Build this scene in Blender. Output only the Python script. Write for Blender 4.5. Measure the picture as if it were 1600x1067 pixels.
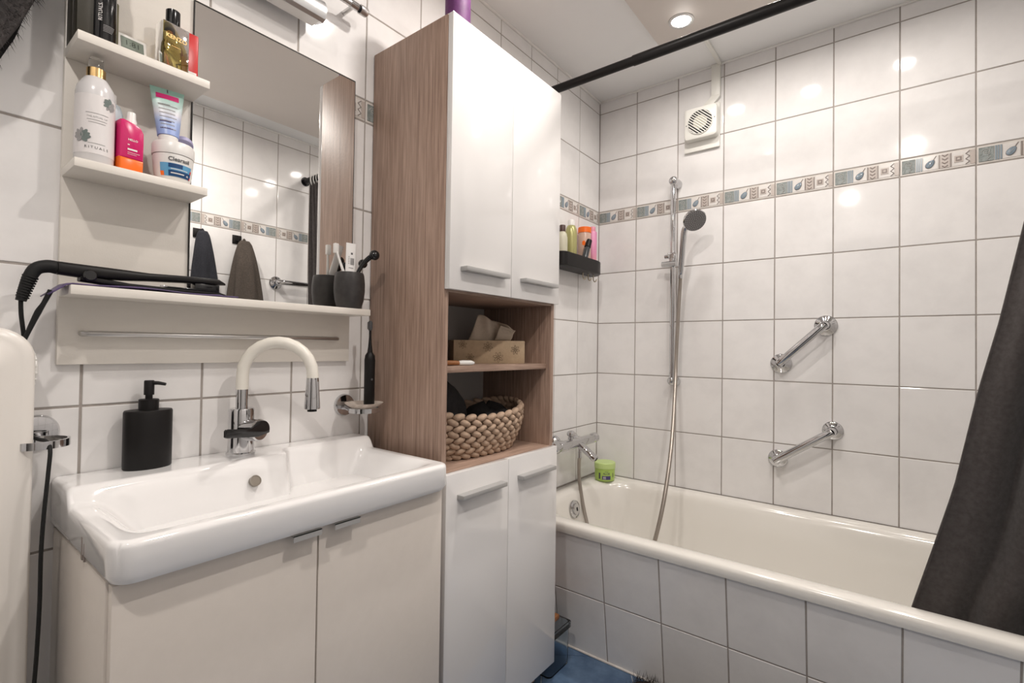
import bpy, bmesh, math, random
from mathutils import Vector, Matrix
random.seed(7)
PI = math.pi
for o in list(bpy.data.objects): bpy.data.objects.remove(o)
scene = bpy.context.scene
COL = scene.collection
Z0 = 0.47                      # floor is at z = 0; shapes are written relative to the bathtub rim
W = 1.735                      # room width (tub wall length)
YF = -2.75                     # wall behind the camera
ZC = 1.875                     # ceiling (relative)
ZF = -0.47                     # floor (relative)

# ------------------------------------------------------------------ camera
cam_d = bpy.data.cameras.new('camera'); cam = bpy.data.objects.new('camera', cam_d); COL.objects.link(cam)
cam_d.sensor_width = 36.0; cam_d.lens = 767.05 / 1600 * 36.0; cam_d.clip_start = 0.02
yaw, pit, rol = .6583, .0148, .0139
fw = Vector((-math.sin(yaw) * math.cos(pit), math.cos(yaw) * math.cos(pit), math.sin(pit)))
rt = Vector((math.cos(yaw), math.sin(yaw), 0)); up = rt.cross(fw)
r2 = rt * math.cos(rol) + up * math.sin(rol); u2 = -rt * math.sin(rol) + up * math.cos(rol)
M = Matrix((r2, u2, -fw)).transposed().to_4x4(); M.translation = Vector((1.178, -2.231, .6164 + Z0))
cam.matrix_world = M
scene.camera = cam

# ------------------------------------------------------------------ world and exposure
wd = bpy.data.worlds.new('world'); scene.world = wd; wd.use_nodes = True
wd.node_tree.nodes['Background'].inputs[0].default_value = (.9, .95, 1, 1)
wd.node_tree.nodes['Background'].inputs[1].default_value = .3
vs = scene.view_settings
vs.view_transform = 'Standard'; vs.look = 'None'; vs.gamma = 1.0; vs.use_curve_mapping = False
vs.exposure = 0.2
LAMP_W = 7.0                   # watt of each downlight

# ------------------------------------------------------------------ materials
def s2l(c): return tuple(((v / 255) / 12.92 if v / 255 <= .04045 else ((v / 255 + .055) / 1.055) ** 2.4) for v in c)
MATS = {}
def mat(name, rgb, rough=.5, metal=0., **k):
    if name in MATS: return MATS[name]
    m = bpy.data.materials.new(name); m.use_nodes = True; MATS[name] = m
    b = m.node_tree.nodes['Principled BSDF']
    b.inputs['Base Color'].default_value = (*rgb, 1); b.inputs['Roughness'].default_value = rough; b.inputs['Metallic'].default_value = metal
    for a, v in k.items(): b.inputs[a.replace('_', ' ')].default_value = v
    return m
def nd(m, t, **k):
    n = m.node_tree.nodes.new(t)
    for a, v in k.items(): setattr(n, a, v)
    return n
def lk(m, a, b): m.node_tree.links.new(a, b)
def noisy(name, c1, c2, rough, scale=(1, 1, 1), detail=4, nscale=6, lo=.35, hi=.65, bump=0., bscale=60, rnd=0., metal=0., coord='Object', **k):
    """two-tone noise colour (grain, marbling) with optional fine relief and per-object brightness"""
    m = mat(name, c1, rough, metal, **k)
    b = m.node_tree.nodes['Principled BSDF']
    tc = nd(m, 'ShaderNodeTexCoord'); mp = nd(m, 'ShaderNodeMapping'); mp.inputs['Scale'].default_value = scale
    lk(m, tc.outputs[coord], mp.inputs[0])
    vec = mp.outputs[0]
    if rnd:
        oi = nd(m, 'ShaderNodeObjectInfo'); ad = nd(m, 'ShaderNodeVectorMath', operation='MULTIPLY_ADD')
        cb = nd(m, 'ShaderNodeCombineXYZ')
        for i in range(3): lk(m, oi.outputs['Random'], cb.inputs[i])
        ad.inputs[1].default_value = (37, 53, 71); lk(m, cb.outputs[0], ad.inputs[0]); lk(m, vec, ad.inputs[2]); vec = ad.outputs[0]
    nz = nd(m, 'ShaderNodeTexNoise'); nz.inputs['Scale'].default_value = nscale; nz.inputs['Detail'].default_value = detail
    nz.inputs['Roughness'].default_value = .6
    lk(m, vec, nz.inputs['Vector'])
    rp = nd(m, 'ShaderNodeValToRGB'); rp.color_ramp.elements[0].position = lo; rp.color_ramp.elements[1].position = hi
    rp.color_ramp.elements[0].color = (*c1, 1); rp.color_ramp.elements[1].color = (*c2, 1)
    lk(m, nz.outputs[0], rp.inputs[0])
    out = rp.outputs[0]
    if rnd:
        hs = nd(m, 'ShaderNodeHueSaturation'); mr = nd(m, 'ShaderNodeMapRange')
        mr.inputs[3].default_value = 1 - rnd; mr.inputs[4].default_value = 1 + rnd
        lk(m, oi.outputs['Random'], mr.inputs[0]); lk(m, mr.outputs[0], hs.inputs['Value']); lk(m, out, hs.inputs['Color']); out = hs.outputs[0]
    lk(m, out, b.inputs['Base Color'])
    if bump:
        n2 = nd(m, 'ShaderNodeTexNoise'); n2.inputs['Scale'].default_value = bscale; n2.inputs['Detail'].default_value = 3
        lk(m, tc.outputs[coord], n2.inputs['Vector'])
        bp = nd(m, 'ShaderNodeBump'); bp.inputs['Strength'].default_value = bump; bp.inputs['Distance'].default_value = .002
        lk(m, n2.outputs[0], bp.inputs['Height']); lk(m, bp.outputs[0], b.inputs['Normal'])
    return m
noisy('tile', (.84, .825, .815), (.775, .76, .752), .075, nscale=9, detail=5, lo=.42, hi=.75, rnd=.02)
noisy('grout', (.40, .36, .33), (.33, .30, .275), .9, nscale=30, bump=.3, bscale=300)
noisy('ceiling', (.89, .89, .885), (.87, .87, .865), .8, nscale=3, bump=.1, bscale=200)
noisy('panel_beige', (.72, .665, .62), (.70, .645, .60), .6, nscale=3)
noisy('oak', s2l((180, 153, 136)), s2l((124, 99, 85)), .5, scale=(20, 20, .75), nscale=9, detail=9, lo=.30, hi=.74, bump=.12, bscale=120)
noisy('oak_flat', s2l((180, 153, 136)), s2l((128, 103, 89)), .5, scale=(26, .9, 26), nscale=9, detail=8, lo=.32, hi=.72)
mat('gloss_white', (.78, .765, .755), .12, Coat_Weight=.5, Coat_Roughness=.03)
noisy('cream', (.70, .645, .59), (.685, .63, .575), .32, nscale=40)
noisy('shelf_cream', (.78, .74, .68), (.76, .72, .66), .4, scale=(1, .3, 1), nscale=60, bump=.08, bscale=400)
mat('ceramic', (.87, .86, .855), .07, Coat_Weight=.6, Coat_Roughness=.03)
mat('enamel', (.80, .775, .725), .14, Coat_Weight=.5, Coat_Roughness=.05)
mat('chrome', (.60, .60, .61), .05, 1.)
mat('satin_steel', (.62, .61, .60), .32, 1.)
mat('aluminium', (.70, .71, .72), .28, 1.)
mat('handle_grey', (.42, .415, .41), .4, .3)
mat('mirror_glass', (.93, .93, .92), .0, 1.)
mat('black_satin', (.009, .008, .008), .42, Specular_IOR_Level=.25)
mat('black_gloss', (.010, .010, .011), .12)
mat('black_rubber', (.012, .012, .012), .6, Specular_IOR_Level=.25)
noisy('stone_black', (.035, .032, .032), (.05, .046, .045), .42, nscale=50, bump=.1, bscale=200, Specular_IOR_Level=.3)
mat('white_plastic', (.80, .785, .76), .3)
mat('white_rubber', (.80, .77, .70), .35)
mat('fan_white', (.80, .79, .74), .4)
mat('dark_hole', (.015, .013, .012), .7)
mat('fan_inner', (.62, .59, .50), .5)
mat('gold', (.80, .55, .25), .25, 1.)
mat('paper_white', (.80, .79, .78), .6)
mat('ink', (.08, .08, .085), .6)
mat('ink_soft', (.33, .32, .32), .6)
mat('ink_green', (.16, .20, .19), .6)
mat('print_white', (.85, .82, .80), .6)
mat('magenta', (.62, .012, .14), .25)
mat('orange', (.90, .16, .01), .3)
mat('print_pink', (.72, .02, .20), .5)
mat('navy', (.01, .06, .18), .3)
mat('sky_blue', (.12, .35, .58), .3)
mat('lilac', (.40, .38, .58), .4)
mat('red_pack', (.60, .02, .02), .3)
mat('olive_card', (.085, .07, .018), .5)
mat('olive_dark', (.022, .018, .009), .5)
mat('lcd', (.20, .235, .20), .35)
mat('lcd_ink', (.05, .06, .05), .5)
mat('purple', (.16, .03, .18), .55)
noisy('purple_wax', (.095, .018, .105), (.135, .028, .145), .6, nscale=30, bump=.2, bscale=150)
noisy('purple_cloth', (.055, .035, .10), (.11, .07, .19), .45, nscale=40, bump=.3, bscale=200)
noisy('curtain', (.050, .043, .041), (.068, .060, .058), .85, scale=(1, 1, 1), nscale=90, bump=.9, bscale=28, Sheen_Weight=.2, Sheen_Roughness=.5, Specular_IOR_Level=.15)
noisy('rope', (.47, .34, .245), (.37, .26, .185), .8, nscale=60, bump=.5, bscale=250)
noisy('kraft', (.46, .34, .22), (.42, .31, .20), .75, nscale=90, bump=.1, bscale=300)
mat('kraft_ink', (.12, .08, .045), .8)
noisy('tissue', (.52, .43, .34), (.47, .39, .31), .85, nscale=120)
noisy('dark_cloth', (.012, .011, .012), (.02, .018, .019), .9, nscale=80, bump=.6, bscale=250)
noisy('towel_black', (.012, .013, .018), (.022, .023, .03), .95, nscale=150, bump=.8, bscale=350)
noisy('towel_taupe', (.085, .068, .055), (.055, .044, .036), .95, nscale=150, bump=.8, bscale=350)
noisy('fur', (.030, .026, .026), (.06, .052, .05), .85, nscale=40)
noisy('fur_brown', (.022, .016, .014), (.05, .037, .033), .85, nscale=40)
noisy('floor_blue', (.045, .085, .16), (.12, .19, .30), .25, nscale=11, detail=6, lo=.3, hi=.7, rnd=.08)
noisy('floor_grout', (.40, .42, .45), (.34, .36, .40), .8, nscale=30)
noisy('band_cream', (.70, .66, .62), (.62, .58, .54), .22, nscale=30)
noisy('band_white', (.74, .71, .68), (.70, .67, .64), .18, nscale=30)
noisy('band_green', (.19, .215, .205), (.30, .33, .32), .25, nscale=60, bump=.5, bscale=250)
mat('band_blue', (.28, .335, .375), .2)
mat('band_taupe', (.50, .44, .40), .25)
mat('band_brown', (.24, .20, .18), .25)
mat('band_leaf', (.22, .275, .325), .12)
mat('band_shine', (.50, .49, .47), .15)
noisy('marble_dish', (.66, .58, .51), (.42, .34, .29), .3, scale=(1, 3, 1), nscale=28, lo=.45, hi=.75)
noisy('radiator_white', (.78, .745, .70), (.765, .73, .685), .3, nscale=5)
mat('hose_steel', (.42, .38, .34), .35, 1.)
mat('head_face', (.16, .155, .155), .45)
mat('nozzle', (.42, .42, .42), .5)
mat('green_pack', (.42, .60, .13), .35)
mat('green_lid', (.55, .70, .27), .35)
mat('violet_print', (.06, .045, .16), .5)
mat('olive_gold', (.42, .40, .17), .28, .3)
mat('pale_bottle', (.56, .54, .42), .35)
mat('pink_tube', (.72, .28, .38), .35)
mat('peach_jar', (.62, .42, .34), .2)
mat('dark_bottle', (.035, .04, .045), .25)
mat('brown_cap', (.06, .025, .02), .4)
mat('brush_wood', (.32, .13, .045), .4)
mat('white_bottle', (.66, .645, .65), .25)
mat('label_white', (.74, .71, .705), .45)
mat('hall_dark', (.05, .042, .036), .7)
mat('hole_grey', (.22, .19, .155), .35)
mat('back_grey', (.36, .34, .325), .6)
mat('door_white', (.72, .70, .67), .4)
mat('wire_cream', (.62, .55, .42), .4)
def glassy(name, col, rough=0.02, ior=1.45):
    return mat(name, col, rough, Transmission_Weight=1.0, IOR=ior)
glassy('amber_glass', (.62, .50, .14)); glassy('clear_plastic', (.90, .92, .93), .08, 1.35); glassy('blue_plastic', (.62, .72, .80), .12, 1.2)
glassy('smoke_plastic', (.80, .86, .90), .12, 1.2)
def emit(name, col, s):
    m = mat(name, col, .5); b = m.node_tree.nodes['Principled BSDF']
    b.inputs['Emission Color'].default_value = (*col, 1); b.inputs['Emission Strength'].default_value = s
    return m
emit('lamp_glow', (1, .95, .9), 45)
def grad_mat(name, stops, axis=2, rough=.35):
    """flat print running from one colour to another along the thing"""
    m = mat(name, (1, 1, 1), rough); b = m.node_tree.nodes['Principled BSDF']
    tc = nd(m, 'ShaderNodeTexCoord'); sp = nd(m, 'ShaderNodeSeparateXYZ'); lk(m, tc.outputs['Generated'], sp.inputs[0])
    rp = nd(m, 'ShaderNodeValToRGB'); el = rp.color_ramp.elements
    while len(el) < len(stops): el.new(.5)
    for e, (p, c) in zip(el, stops): e.position = p; e.color = (*c, 1)
    lk(m, sp.outputs[axis], rp.inputs[0]); lk(m, rp.outputs[0], b.inputs['Base Color'])
    return m
grad_mat('tube_print', [(0, (.25, .34, .66)), (.3, (.36, .46, .72)), (.48, (.66, .66, .72)), (.75, (.50, .72, .66)), (1, (.36, .64, .54))])
grad_mat('pink_print', [(0, (.80, .36, .30)), (.5, (.72, .28, .44)), (1, (.74, .30, .50))])
grad_mat('blue_bottle_print', [(0, (.06, .05, .12)), (.38, (.07, .06, .14)), (.42, (.45, .52, .58)), (1, (.52, .58, .62))])

# ------------------------------------------------------------------ mesh helpers
class B:
    """collects shapes (coordinates relative to the tub rim) with a material per shape"""
    def __init__(s): s.bm = bmesh.new(); s.mats = []; s.cur = 0
    def m(s, name):
        if name not in s.mats: s.mats.append(name)
        s.cur = s.mats.index(name); return s
    def _fin(s, faces):
        for f in faces: f.material_index = s.cur
    def box(s, x0, x1, y0, y1, z0, z1, bev=0., seg=2, T=None):
        pre = set(s.bm.faces)
        vs_ = [s.bm.verts.new((x, y, z)) for x in (x0, x1) for y in (y0, y1) for z in (z0, z1)]
        q = [(0, 1, 3, 2), (4, 6, 7, 5), (0, 4, 5, 1), (2, 3, 7, 6), (0, 2, 6, 4), (1, 5, 7, 3)]
        fs = [s.bm.faces.new([vs_[i] for i in f]) for f in q]
        if bev:
            es = list({e for f in fs for e in f.edges})
            r = bmesh.ops.bevel(s.bm, geom=es, offset=bev, segments=seg, profile=.5, affect='EDGES', clamp_overlap=True)
            fs = [f for f in s.bm.faces if f not in pre]
            vs_ = list({v for f in fs for v in f.verts})
        s._fin(fs)
        if T is not None:
            for v in vs_: v.co = T @ v.co
        return s
    def loft(s, rings, close=True, cap0=True, cap1=True, T=None):
        """rings: lists of points, all the same length"""
        rr = [[s.bm.verts.new(T @ Vector(p) if T is not None else p) for p in r] for r in rings]
        fs = []
        n = len(rings[0])
        for a, b in zip(rr, rr[1:]):
            for i in range(n if close else n - 1):
                j = (i + 1) % n
                fs.append(s.bm.faces.new((a[i], a[j], b[j], b[i])))
        if cap0: fs.append(s.bm.faces.new(rr[0][::-1]))
        if cap1: fs.append(s.bm.faces.new(rr[-1]))
        s._fin(fs); return s
    def lathe(s, prof, c=(0, 0, 0), n=24, T=None, cap0=True, cap1=True, sx=1, sy=1):
        R_ = [[(c[0] + max(r, 1e-5) * sx * math.cos(2 * PI * i / n), c[1] + max(r, 1e-5) * sy * math.sin(2 * PI * i / n), c[2] + z) for i in range(n)] for r, z in prof]
        return s.loft(R_, True, cap0, cap1, T)
    def tube(s, pts, r, n=10, cap=True, smooth=0):
        pts = [Vector(p) for p in pts]
        rs = list(r) if isinstance(r, (list, tuple)) else [r] * len(pts)
        if smooth:
            P, Q = [], []
            for i in range(len(pts) - 1):
                p0, p1, p2, p3 = pts[max(i - 1, 0)], pts[i], pts[i + 1], pts[min(i + 2, len(pts) - 1)]
                for k in range(smooth):
                    t = k / smooth
                    P.append(.5 * ((2 * p1) + (p2 - p0) * t + (2 * p0 - 5 * p1 + 4 * p2 - p3) * t * t + (3 * p1 - p0 - 3 * p2 + p3) * t ** 3))
                    Q.append(rs[i] * (1 - t) + rs[i + 1] * t)
            P.append(pts[-1]); Q.append(rs[-1]); pts, rs = P, Q
        rings = []; nrm = None
        for i, p in enumerate(pts):
            d = (pts[min(i + 1, len(pts) - 1)] - pts[max(i - 1, 0)]).normalized()
            if nrm is None:
                nrm = Vector((0, 0, 1)) if abs(d.z) < .9 else Vector((1, 0, 0))
            nrm = (nrm - d * nrm.dot(d)).normalized(); bi = d.cross(nrm)
            rings.append([p + (nrm * math.cos(2 * PI * k / n) + bi * math.sin(2 * PI * k / n)) * rs[i] for k in range(n)])
        return s.loft(rings, True, cap, cap)
    def cyl(s, p0, p1, r0, r1=None, n=20):
        return s.tube([p0, p1], [r0, r0 if r1 is None else r1], n)
    def ball(s, c, r, n=14, k=8, sc=(1, 1, 1), T=None):
        prof = [(r * math.sin(PI * i / k), -r * math.cos(PI * i / k)) for i in range(k + 1)]
        rings = [[(c[0] + a * sc[0] * math.cos(2 * PI * i / n), c[1] + a * sc[1] * math.sin(2 * PI * i / n), c[2] + z * sc[2]) for i in range(n)] for a, z in prof[1:-1]]
        return s.loft(rings, True, True, True, T)
    def prism(s, pts, T, d0, d1, bev=0.):
        """outline pts (u,v) extruded along w from d0 to d1; T maps (u,v,w) to the scene"""
        rings = [[(u, v, d0) for u, v in pts], [(u, v, d1) for u, v in pts]]
        if bev:
            cu = sum(p[0] for p in pts) / len(pts); cv = sum(p[1] for p in pts) / len(pts)
            def ins(b):
                o = []
                n = len(pts)
                for i in range(n):
                    a, p, c = Vector(pts[i - 1]), Vector(pts[i]), Vector(pts[(i + 1) % n])
                    t = (c - a).normalized(); nn = Vector((-t.y, t.x))
                    if nn.dot(Vector((cu, cv)) - p) < 0: nn = -nn
                    o.append(p + nn * b)
                return o
            rings = [rings[0], [(u, v, d1 - bev) for u, v in pts], [(p.x, p.y, d1 - bev * .3) for p in ins(bev * .3)], [(p.x, p.y, d1) for p in ins(bev)]]
        return s.loft(rings, True, True, True, T)
    def grid(s, f, nu, nv, T=None):
        vv = [[s.bm.verts.new(f(i / nu, j / nv)) for j in range(nv + 1)] for i in range(nu + 1)]
        s._fin([s.bm.faces.new((vv[i][j], vv[i + 1][j], vv[i + 1][j + 1], vv[i][j + 1])) for i in range(nu) for j in range(nv)]); return s
    def mesh(s, name, sharp=38):
        bmesh.ops.recalc_face_normals(s.bm, faces=s.bm.faces)
        me = bpy.data.meshes.new(name); s.bm.to_mesh(me); s.bm.free()
        for a in s.mats: me.materials.append(MATS[a])
        me.polygons.foreach_set('use_smooth', [True] * len(me.polygons))
        me.set_sharp_from_angle(angle=math.radians(sharp)); me.update()
        return me
ORG = {}
def props(o, label=None, cat=None, group=None, kind=None):
    for k, v in (('label', label), ('category', cat), ('group', group), ('kind', kind)):
        if v: o[k] = v
    return o
def thing(name, base, label, cat, group=None, kind=None):
    o = bpy.data.objects.new(name, None); COL.objects.link(o); o.empty_display_size = .02
    o.location = (base[0], base[1], base[2] + Z0); ORG[o] = Vector(base)
    return props(o, label, cat, group, kind)
def part(name, b, parent, label=None, sharp=38, kind=None):
    me = b.mesh(name, sharp) if isinstance(b, B) else b
    o = bpy.data.objects.new(name, me); COL.objects.link(o)
    org = ORG[parent]; me.transform(Matrix.Translation(-org)); o.parent = parent; ORG[o] = org
    return props(o, label, None, None, kind)
def solo(name, b, label=None, cat=None, group=None, kind=None, sharp=38):
    me = b.mesh(name, sharp) if isinstance(b, B) else b
    xs = [v.co for v in me.vertices]
    c = Vector(((min(v.x for v in xs) + max(v.x for v in xs)) / 2, (min(v.y for v in xs) + max(v.y for v in xs)) / 2, min(v.z for v in xs)))
    o = bpy.data.objects.new(name, me); COL.objects.link(o); me.transform(Matrix.Translation(-c))
    o.location = c + Vector((0, 0, Z0)); ORG[o] = c
    return props(o, label, cat, group, kind)
def inst(name, me, parent, loc, rot=None):
    """a further piece sharing mesh data; loc in rim-relative coordinates"""
    o = bpy.data.objects.new(name, me); COL.objects.link(o); o.parent = parent
    o.location = Vector(loc) - ORG[parent]
    if rot is not None: o.rotation_euler = rot
    return o
def rrect(w, h, r, n=6, cx=0, cy=0):
    p = []
    for sx, sy, a in ((1, 1, 0), (-1, 1, 90), (-1, -1, 180), (1, -1, 270)):
        for k in range(n + 1):
            t = math.radians(a + 90 * k / n)
            p.append((cx + sx * (w / 2 - r) + r * math.cos(t), cy + sy * (h / 2 - r) + r * math.sin(t)))
    return p
def frame(o, u, v):
    """matrix mapping (u,v,w) to the scene at o with axes u, v and w = u x v"""
    u, v = Vector(u).normalized(), Vector(v).normalized(); w = u.cross(v)
    m_ = Matrix((u, v, w)).transposed().to_4x4(); m_.translation = Vector(o); return m_
def text_verts(txt, size, bold=False):
    cu = bpy.data.curves.new('lettering', 'FONT'); cu.body = txt; cu.size = size; cu.align_x = 'CENTER'; cu.align_y = 'CENTER'; cu.resolution_u = 3
    if bold: cu.offset = size * .02
    ob = bpy.data.objects.new('lettering', cu); COL.objects.link(ob)
    dg = bpy.context.evaluated_depsgraph_get()
    me = bpy.data.meshes.new_from_object(ob.evaluated_get(dg))
    bpy.data.objects.remove(ob); bpy.data.curves.remove(cu)
    vs_ = [tuple(v.co) for v in me.vertices]; fs = [tuple(p.vertices) for p in me.polygons]
    bpy.data.meshes.remove(me); return vs_, fs
def add_text(b, txt, size, fn, bold=False):
    """lettering mapped by fn(u,v) onto a surface"""
    vs_, fs = text_verts(txt, size, bold)
    nv = [b.bm.verts.new(fn(x, y)) for x, y, z in vs_]; out = []
    for f in fs:
        try: out.append(b.bm.faces.new([nv[i] for i in f]))
        except ValueError: pass
    b._fin(out)
def onto(T): return lambda u, v: T @ Vector((u, v, 0))
def wrap(cx, cy, cz, r, th0):
    return lambda u, v: Vector((cx + r * math.cos(th0 + u / r), cy + r * math.sin(th0 + u / r), cz + v))
def patch(b, fn, u0, u1, v0, v1, nu=8, nv=1):
    b.grid(lambda s, t: fn(u0 + (u1 - u0) * s, v0 + (v1 - v0) * t), nu, nv)
def sst(a, b, x):
    t = min(1, max(0, (x - a) / (b - a))); return t * t * (3 - 2 * t)

# ------------------------------------------------------------------ room shell
GR = .0042                     # grout joint
def slab(name, x0, x1, y0, y1, z0, z1, m_):
    b = B(); b.m(m_).box(x0, x1, y0, y1, z0, z1); return solo(name, b, kind='structure')
wall_left = slab('wall_left', -.12, -.0016, YF - .12, .12, ZF - .1, ZC + .1, 'grout')
wall_back = slab('wall_back', -.0016, W + .0016, .0016, .12, ZF - .1, ZC + .1, 'grout')
wall_right = slab('wall_right', W + .0016, W + .12, YF - .12, .12, ZF - .1, ZC + .1, 'grout')
wf = B(); wf.m('tile').box(-.0016, .70, YF - .12, YF, ZF - .1, ZC + .1); wf.box(1.58, W + .0016, YF - .12, YF, ZF - .1, ZC + .1); wf.box(.70, 1.58, YF - .12, YF, 1.58, ZC + .1)
wall_front = solo('wall_front', wf, kind='structure')
hl = B(); hl.m('hall_dark').box(.30, .40, YF - 1.5, YF - .12, ZF - .1, ZC + .1); hl.box(2.0, 2.1, YF - 1.5, YF - .12, ZF - .1, ZC + .1); hl.box(.30, 2.1, YF - 1.6, YF - 1.5, ZF - .1, ZC + .1); hl.box(.30, 2.1, YF - 1.5, YF - .12, 1.75, 1.85); hl.box(.40, 2.0, YF - 1.5, YF - .12, ZF - .1, ZF - .002)  # unseen hall, added and kept dark so the chrome mirrors something dark
solo('wall_hallway', hl, kind='structure')
ceiling = slab('ceiling', -.0016, W + .0016, YF, .0016, ZC, ZC + .1, 'ceiling')
floor = slab('floor', -.0016, W + .0016, YF, .0016, ZF - .1, ZF - .002, 'floor_grout')

TILES = {}
def tile_mesh(w, h, m_='tile'):
    k = (round(w, 4), round(h, 4), m_)
    if k not in TILES:
        b = B(); b.m(m_); e = .0014
        ring = lambda i, d: [(-w / 2 + i, -h / 2 + i, d), (w / 2 - i, -h / 2 + i, d), (w / 2 - i, h / 2 - i, d), (-w / 2 + i, h / 2 - i, d)]
        b.loft([ring(0, -.006), ring(0, -e), ring(e * .3, -e * .3), ring(e, 0)], True, True, True)
        TILES[k] = b.mesh('tile', 8)
    return TILES[k]
# relief border tile: 20 cm long decorated strip
def border_mesh(L, H):
    b = B(); w, h = L / 2, H / 2
    I = Matrix.Identity(4)
    ring = lambda i, d: [(-w + i, -h + i, d), (w - i, -h + i, d), (w - i, h - i, d), (-w + i, h - i, d)]
    b.m('band_cream').loft([ring(0, -.006), ring(0, -.001), ring(.001, 0)], True, True, True)
    y0, y1 = -h + .006, h - .006
    def pad(m_, x0, x1, d, a=y0, c=y1): b.m(m_).box(-w + x0, -w + x1, a, c, -.001, d, .0006, 1)
    pad('band_green', .004, .041, .0018)
    for x in (.043, .049, .0555): pad('band_blue', x, x + .0045, .0022)
    pad('band_white', .062, .102, .001)
    pad('band_brown', .1035, .106, .002); pad('band_taupe', .107, .132, .0016); pad('band_brown', .1335, .136, .002)
    pad('band_white', .138, .182, .001); pad('band_taupe', .1835, .196, .0012)
    # spiral and zigzag on the green square
    sp = [(-w + .022 + (.002 + .0013 * k * .75) * math.cos(k * .85), .008 + (.002 + .0013 * k * .55) * math.sin(k * .85), .0022) for k in range(12)]
    b.m('band_shine').tube(sp, .0009, 5)
    b.tube([(-w + .030, .003, .0022), (-w + .026, -.005, .0022), (-w + .033, -.010, .0022), (-w + .024, -.018, .0022), (-w + .030, -.022, .0022)], .0011, 5)
    # leaf with its stalk
    lf = []
    for k in range(18):
        t = 2 * PI * k / 18; a = .0155 * math.cos(t); c = .0098 * math.sin(t) * (1 - .18 * math.cos(t))
        lf.append((-w + .081 + a * .62 - c * .78, -.003 + a * .78 + c * .62))
    b.m('band_leaf').prism(lf, I, 0, .0042, .002)
    b.m('band_brown').tube([(x, y, .0016) for x, y in lf] + [(lf[0][0], lf[0][1], .0016)], .0009, 5)
    b.tube([(-w + .089, .009, .002), (-w + .093, .016, .002), (-w + .097, .0225, .002)], .0011, 5)
    b.m('band_shine').tube([(-w + .076, -.010, .0042), (-w + .086, .004, .0042)], .0006, 5)
    # commas in the taupe column
    for k in range(4):
        yy = .0185 - k * .0125
        b.m('band_brown').tube([(-w + .112, yy + .003, .002), (-w + .119, yy - .003, .002), (-w + .127, yy + .003, .002)], .0013, 5)
    # little square spiral and zigzag
    pad('band_taupe', .143, .166, .0022, -.012, .011); pad('band_brown', .147, .162, .0028, -.008, .007); pad('band_taupe', .151, .158, .0034, -.004, .003)
    zz = [(-w + (.172 if k % 2 else .182), .022 - k * .0088, .0022) for k in range(6)]
    b.m('band_brown').tube(zz, .0011, 5)
    return b.mesh('border_tile', 25)
BORDER = {}
def rot_of(u, v):
    return frame((0, 0, 0), u, v).to_euler()
ROWS = []                      # (z0, z1, is_border)
for a, c in ((ZF, -.25), (-.25, 0), (0, .25), (.25, .5), (.5, .75), (.75, 1.0), (1.0, 1.25)): ROWS.append((a, c, False))
ROWS.append((1.25, 1.3135, True))
for a, c in ((1.3135, 1.5635), (1.5635, 1.8135), (1.8135, ZC)): ROWS.append((a, c, False))
def tile_wall(wall, org, u, length, skip=lambda s, z: False):
    """org: rim-relative point at the start of the wall; u: direction along the wall"""
    u = Vector(u); e0 = rot_of(u, (0, 0, 1)); n = math.ceil(length / .2 - .01); rt_ = random.Random(len(wall.name) * 7 + 1)
    for i in range(n):
        s0, s1 = i * .2, min((i + 1) * .2, length)
        for z0, z1, brd in ROWS:
            if skip((s0 + s1) / 2, (z0 + z1) / 2): continue
            c = Vector(org) + u * ((s0 + s1) / 2) + Vector((0, 0, (z0 + z1) / 2))
            w, h = s1 - s0 - GR, z1 - z0 - GR
            e = (e0.to_matrix() @ Matrix.Rotation(rt_.gauss(0, .0016), 3, 'X') @ Matrix.Rotation(rt_.gauss(0, .0016), 3, 'Y')).to_euler()   # hand-laid: never quite flush
            if brd and s1 - s0 > .19:
                k = round(w, 4)
                if k not in BORDER: BORDER[k] = border_mesh(w, h)
                inst('border_tile', BORDER[k], wall, c, e)
            elif w > .01:
                inst('tile', tile_mesh(w, h, 'band_cream' if brd else 'tile'), wall, c, e)
tile_wall(wall_back, (0, 0, 0), (1, 0, 0), W, lambda s, z: z < 0)
# left wall: joints every 20 cm from the corner; starts at the far end and runs to the corner
tile_wall(wall_left, (0, -2.6, 0), (0, 1, 0), 2.6, lambda s, z: z < 0 and s > 1.95)
tile_wall(wall_right, (W, 0, 0), (0, -1, 0), 2.6, lambda s, z: z < 0 and s < .7)

# tiled bath front, leaning in towards the floor
apron = B(); apron.m('grout')
AT, AB = (-.7194, -.030), (-.6564, ZF)             # (y, z) of the grout plane, top and bottom
apron.loft([[(0, AT[0], AT[1]), (0, AB[0], AB[1]), (0, AB[0] + .03, AB[1]), (0, AT[0] + .03, AT[1])], [(W, AT[0], AT[1]), (W, AB[0], AB[1]), (W, AB[0] + .03, AB[1]), (W, AT[0] + .03, AT[1])]], True, True, True)
wall_tub = solo('wall_tub_front', apron, kind='structure')
sl = Vector((0, AT[0] - AB[0], AT[1] - AB[1])); SLL = sl.length; sl.normalize()
nrm = Vector((1, 0, 0)).cross(sl)
for i in range(9):
    x0, x1 = i * .2, min((i + 1) * .2, W)
    for t0, t1 in ((0, .222), (.222, SLL)):
        c = Vector(((x0 + x1) / 2, AB[0], AB[1])) + sl * ((t0 + t1) / 2) + nrm * .0016
        inst('tile', tile_mesh(x1 - x0 - GR, t1 - t0 - GR), wall_tub, c, rot_of((1, 0, 0), sl))
sk = B(); sk.m('band_cream').tube([(0, -.661, ZF + .003), (W, -.661, ZF + .003)], .004, 8)
part('sealant_joint', sk, wall_tub)
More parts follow.
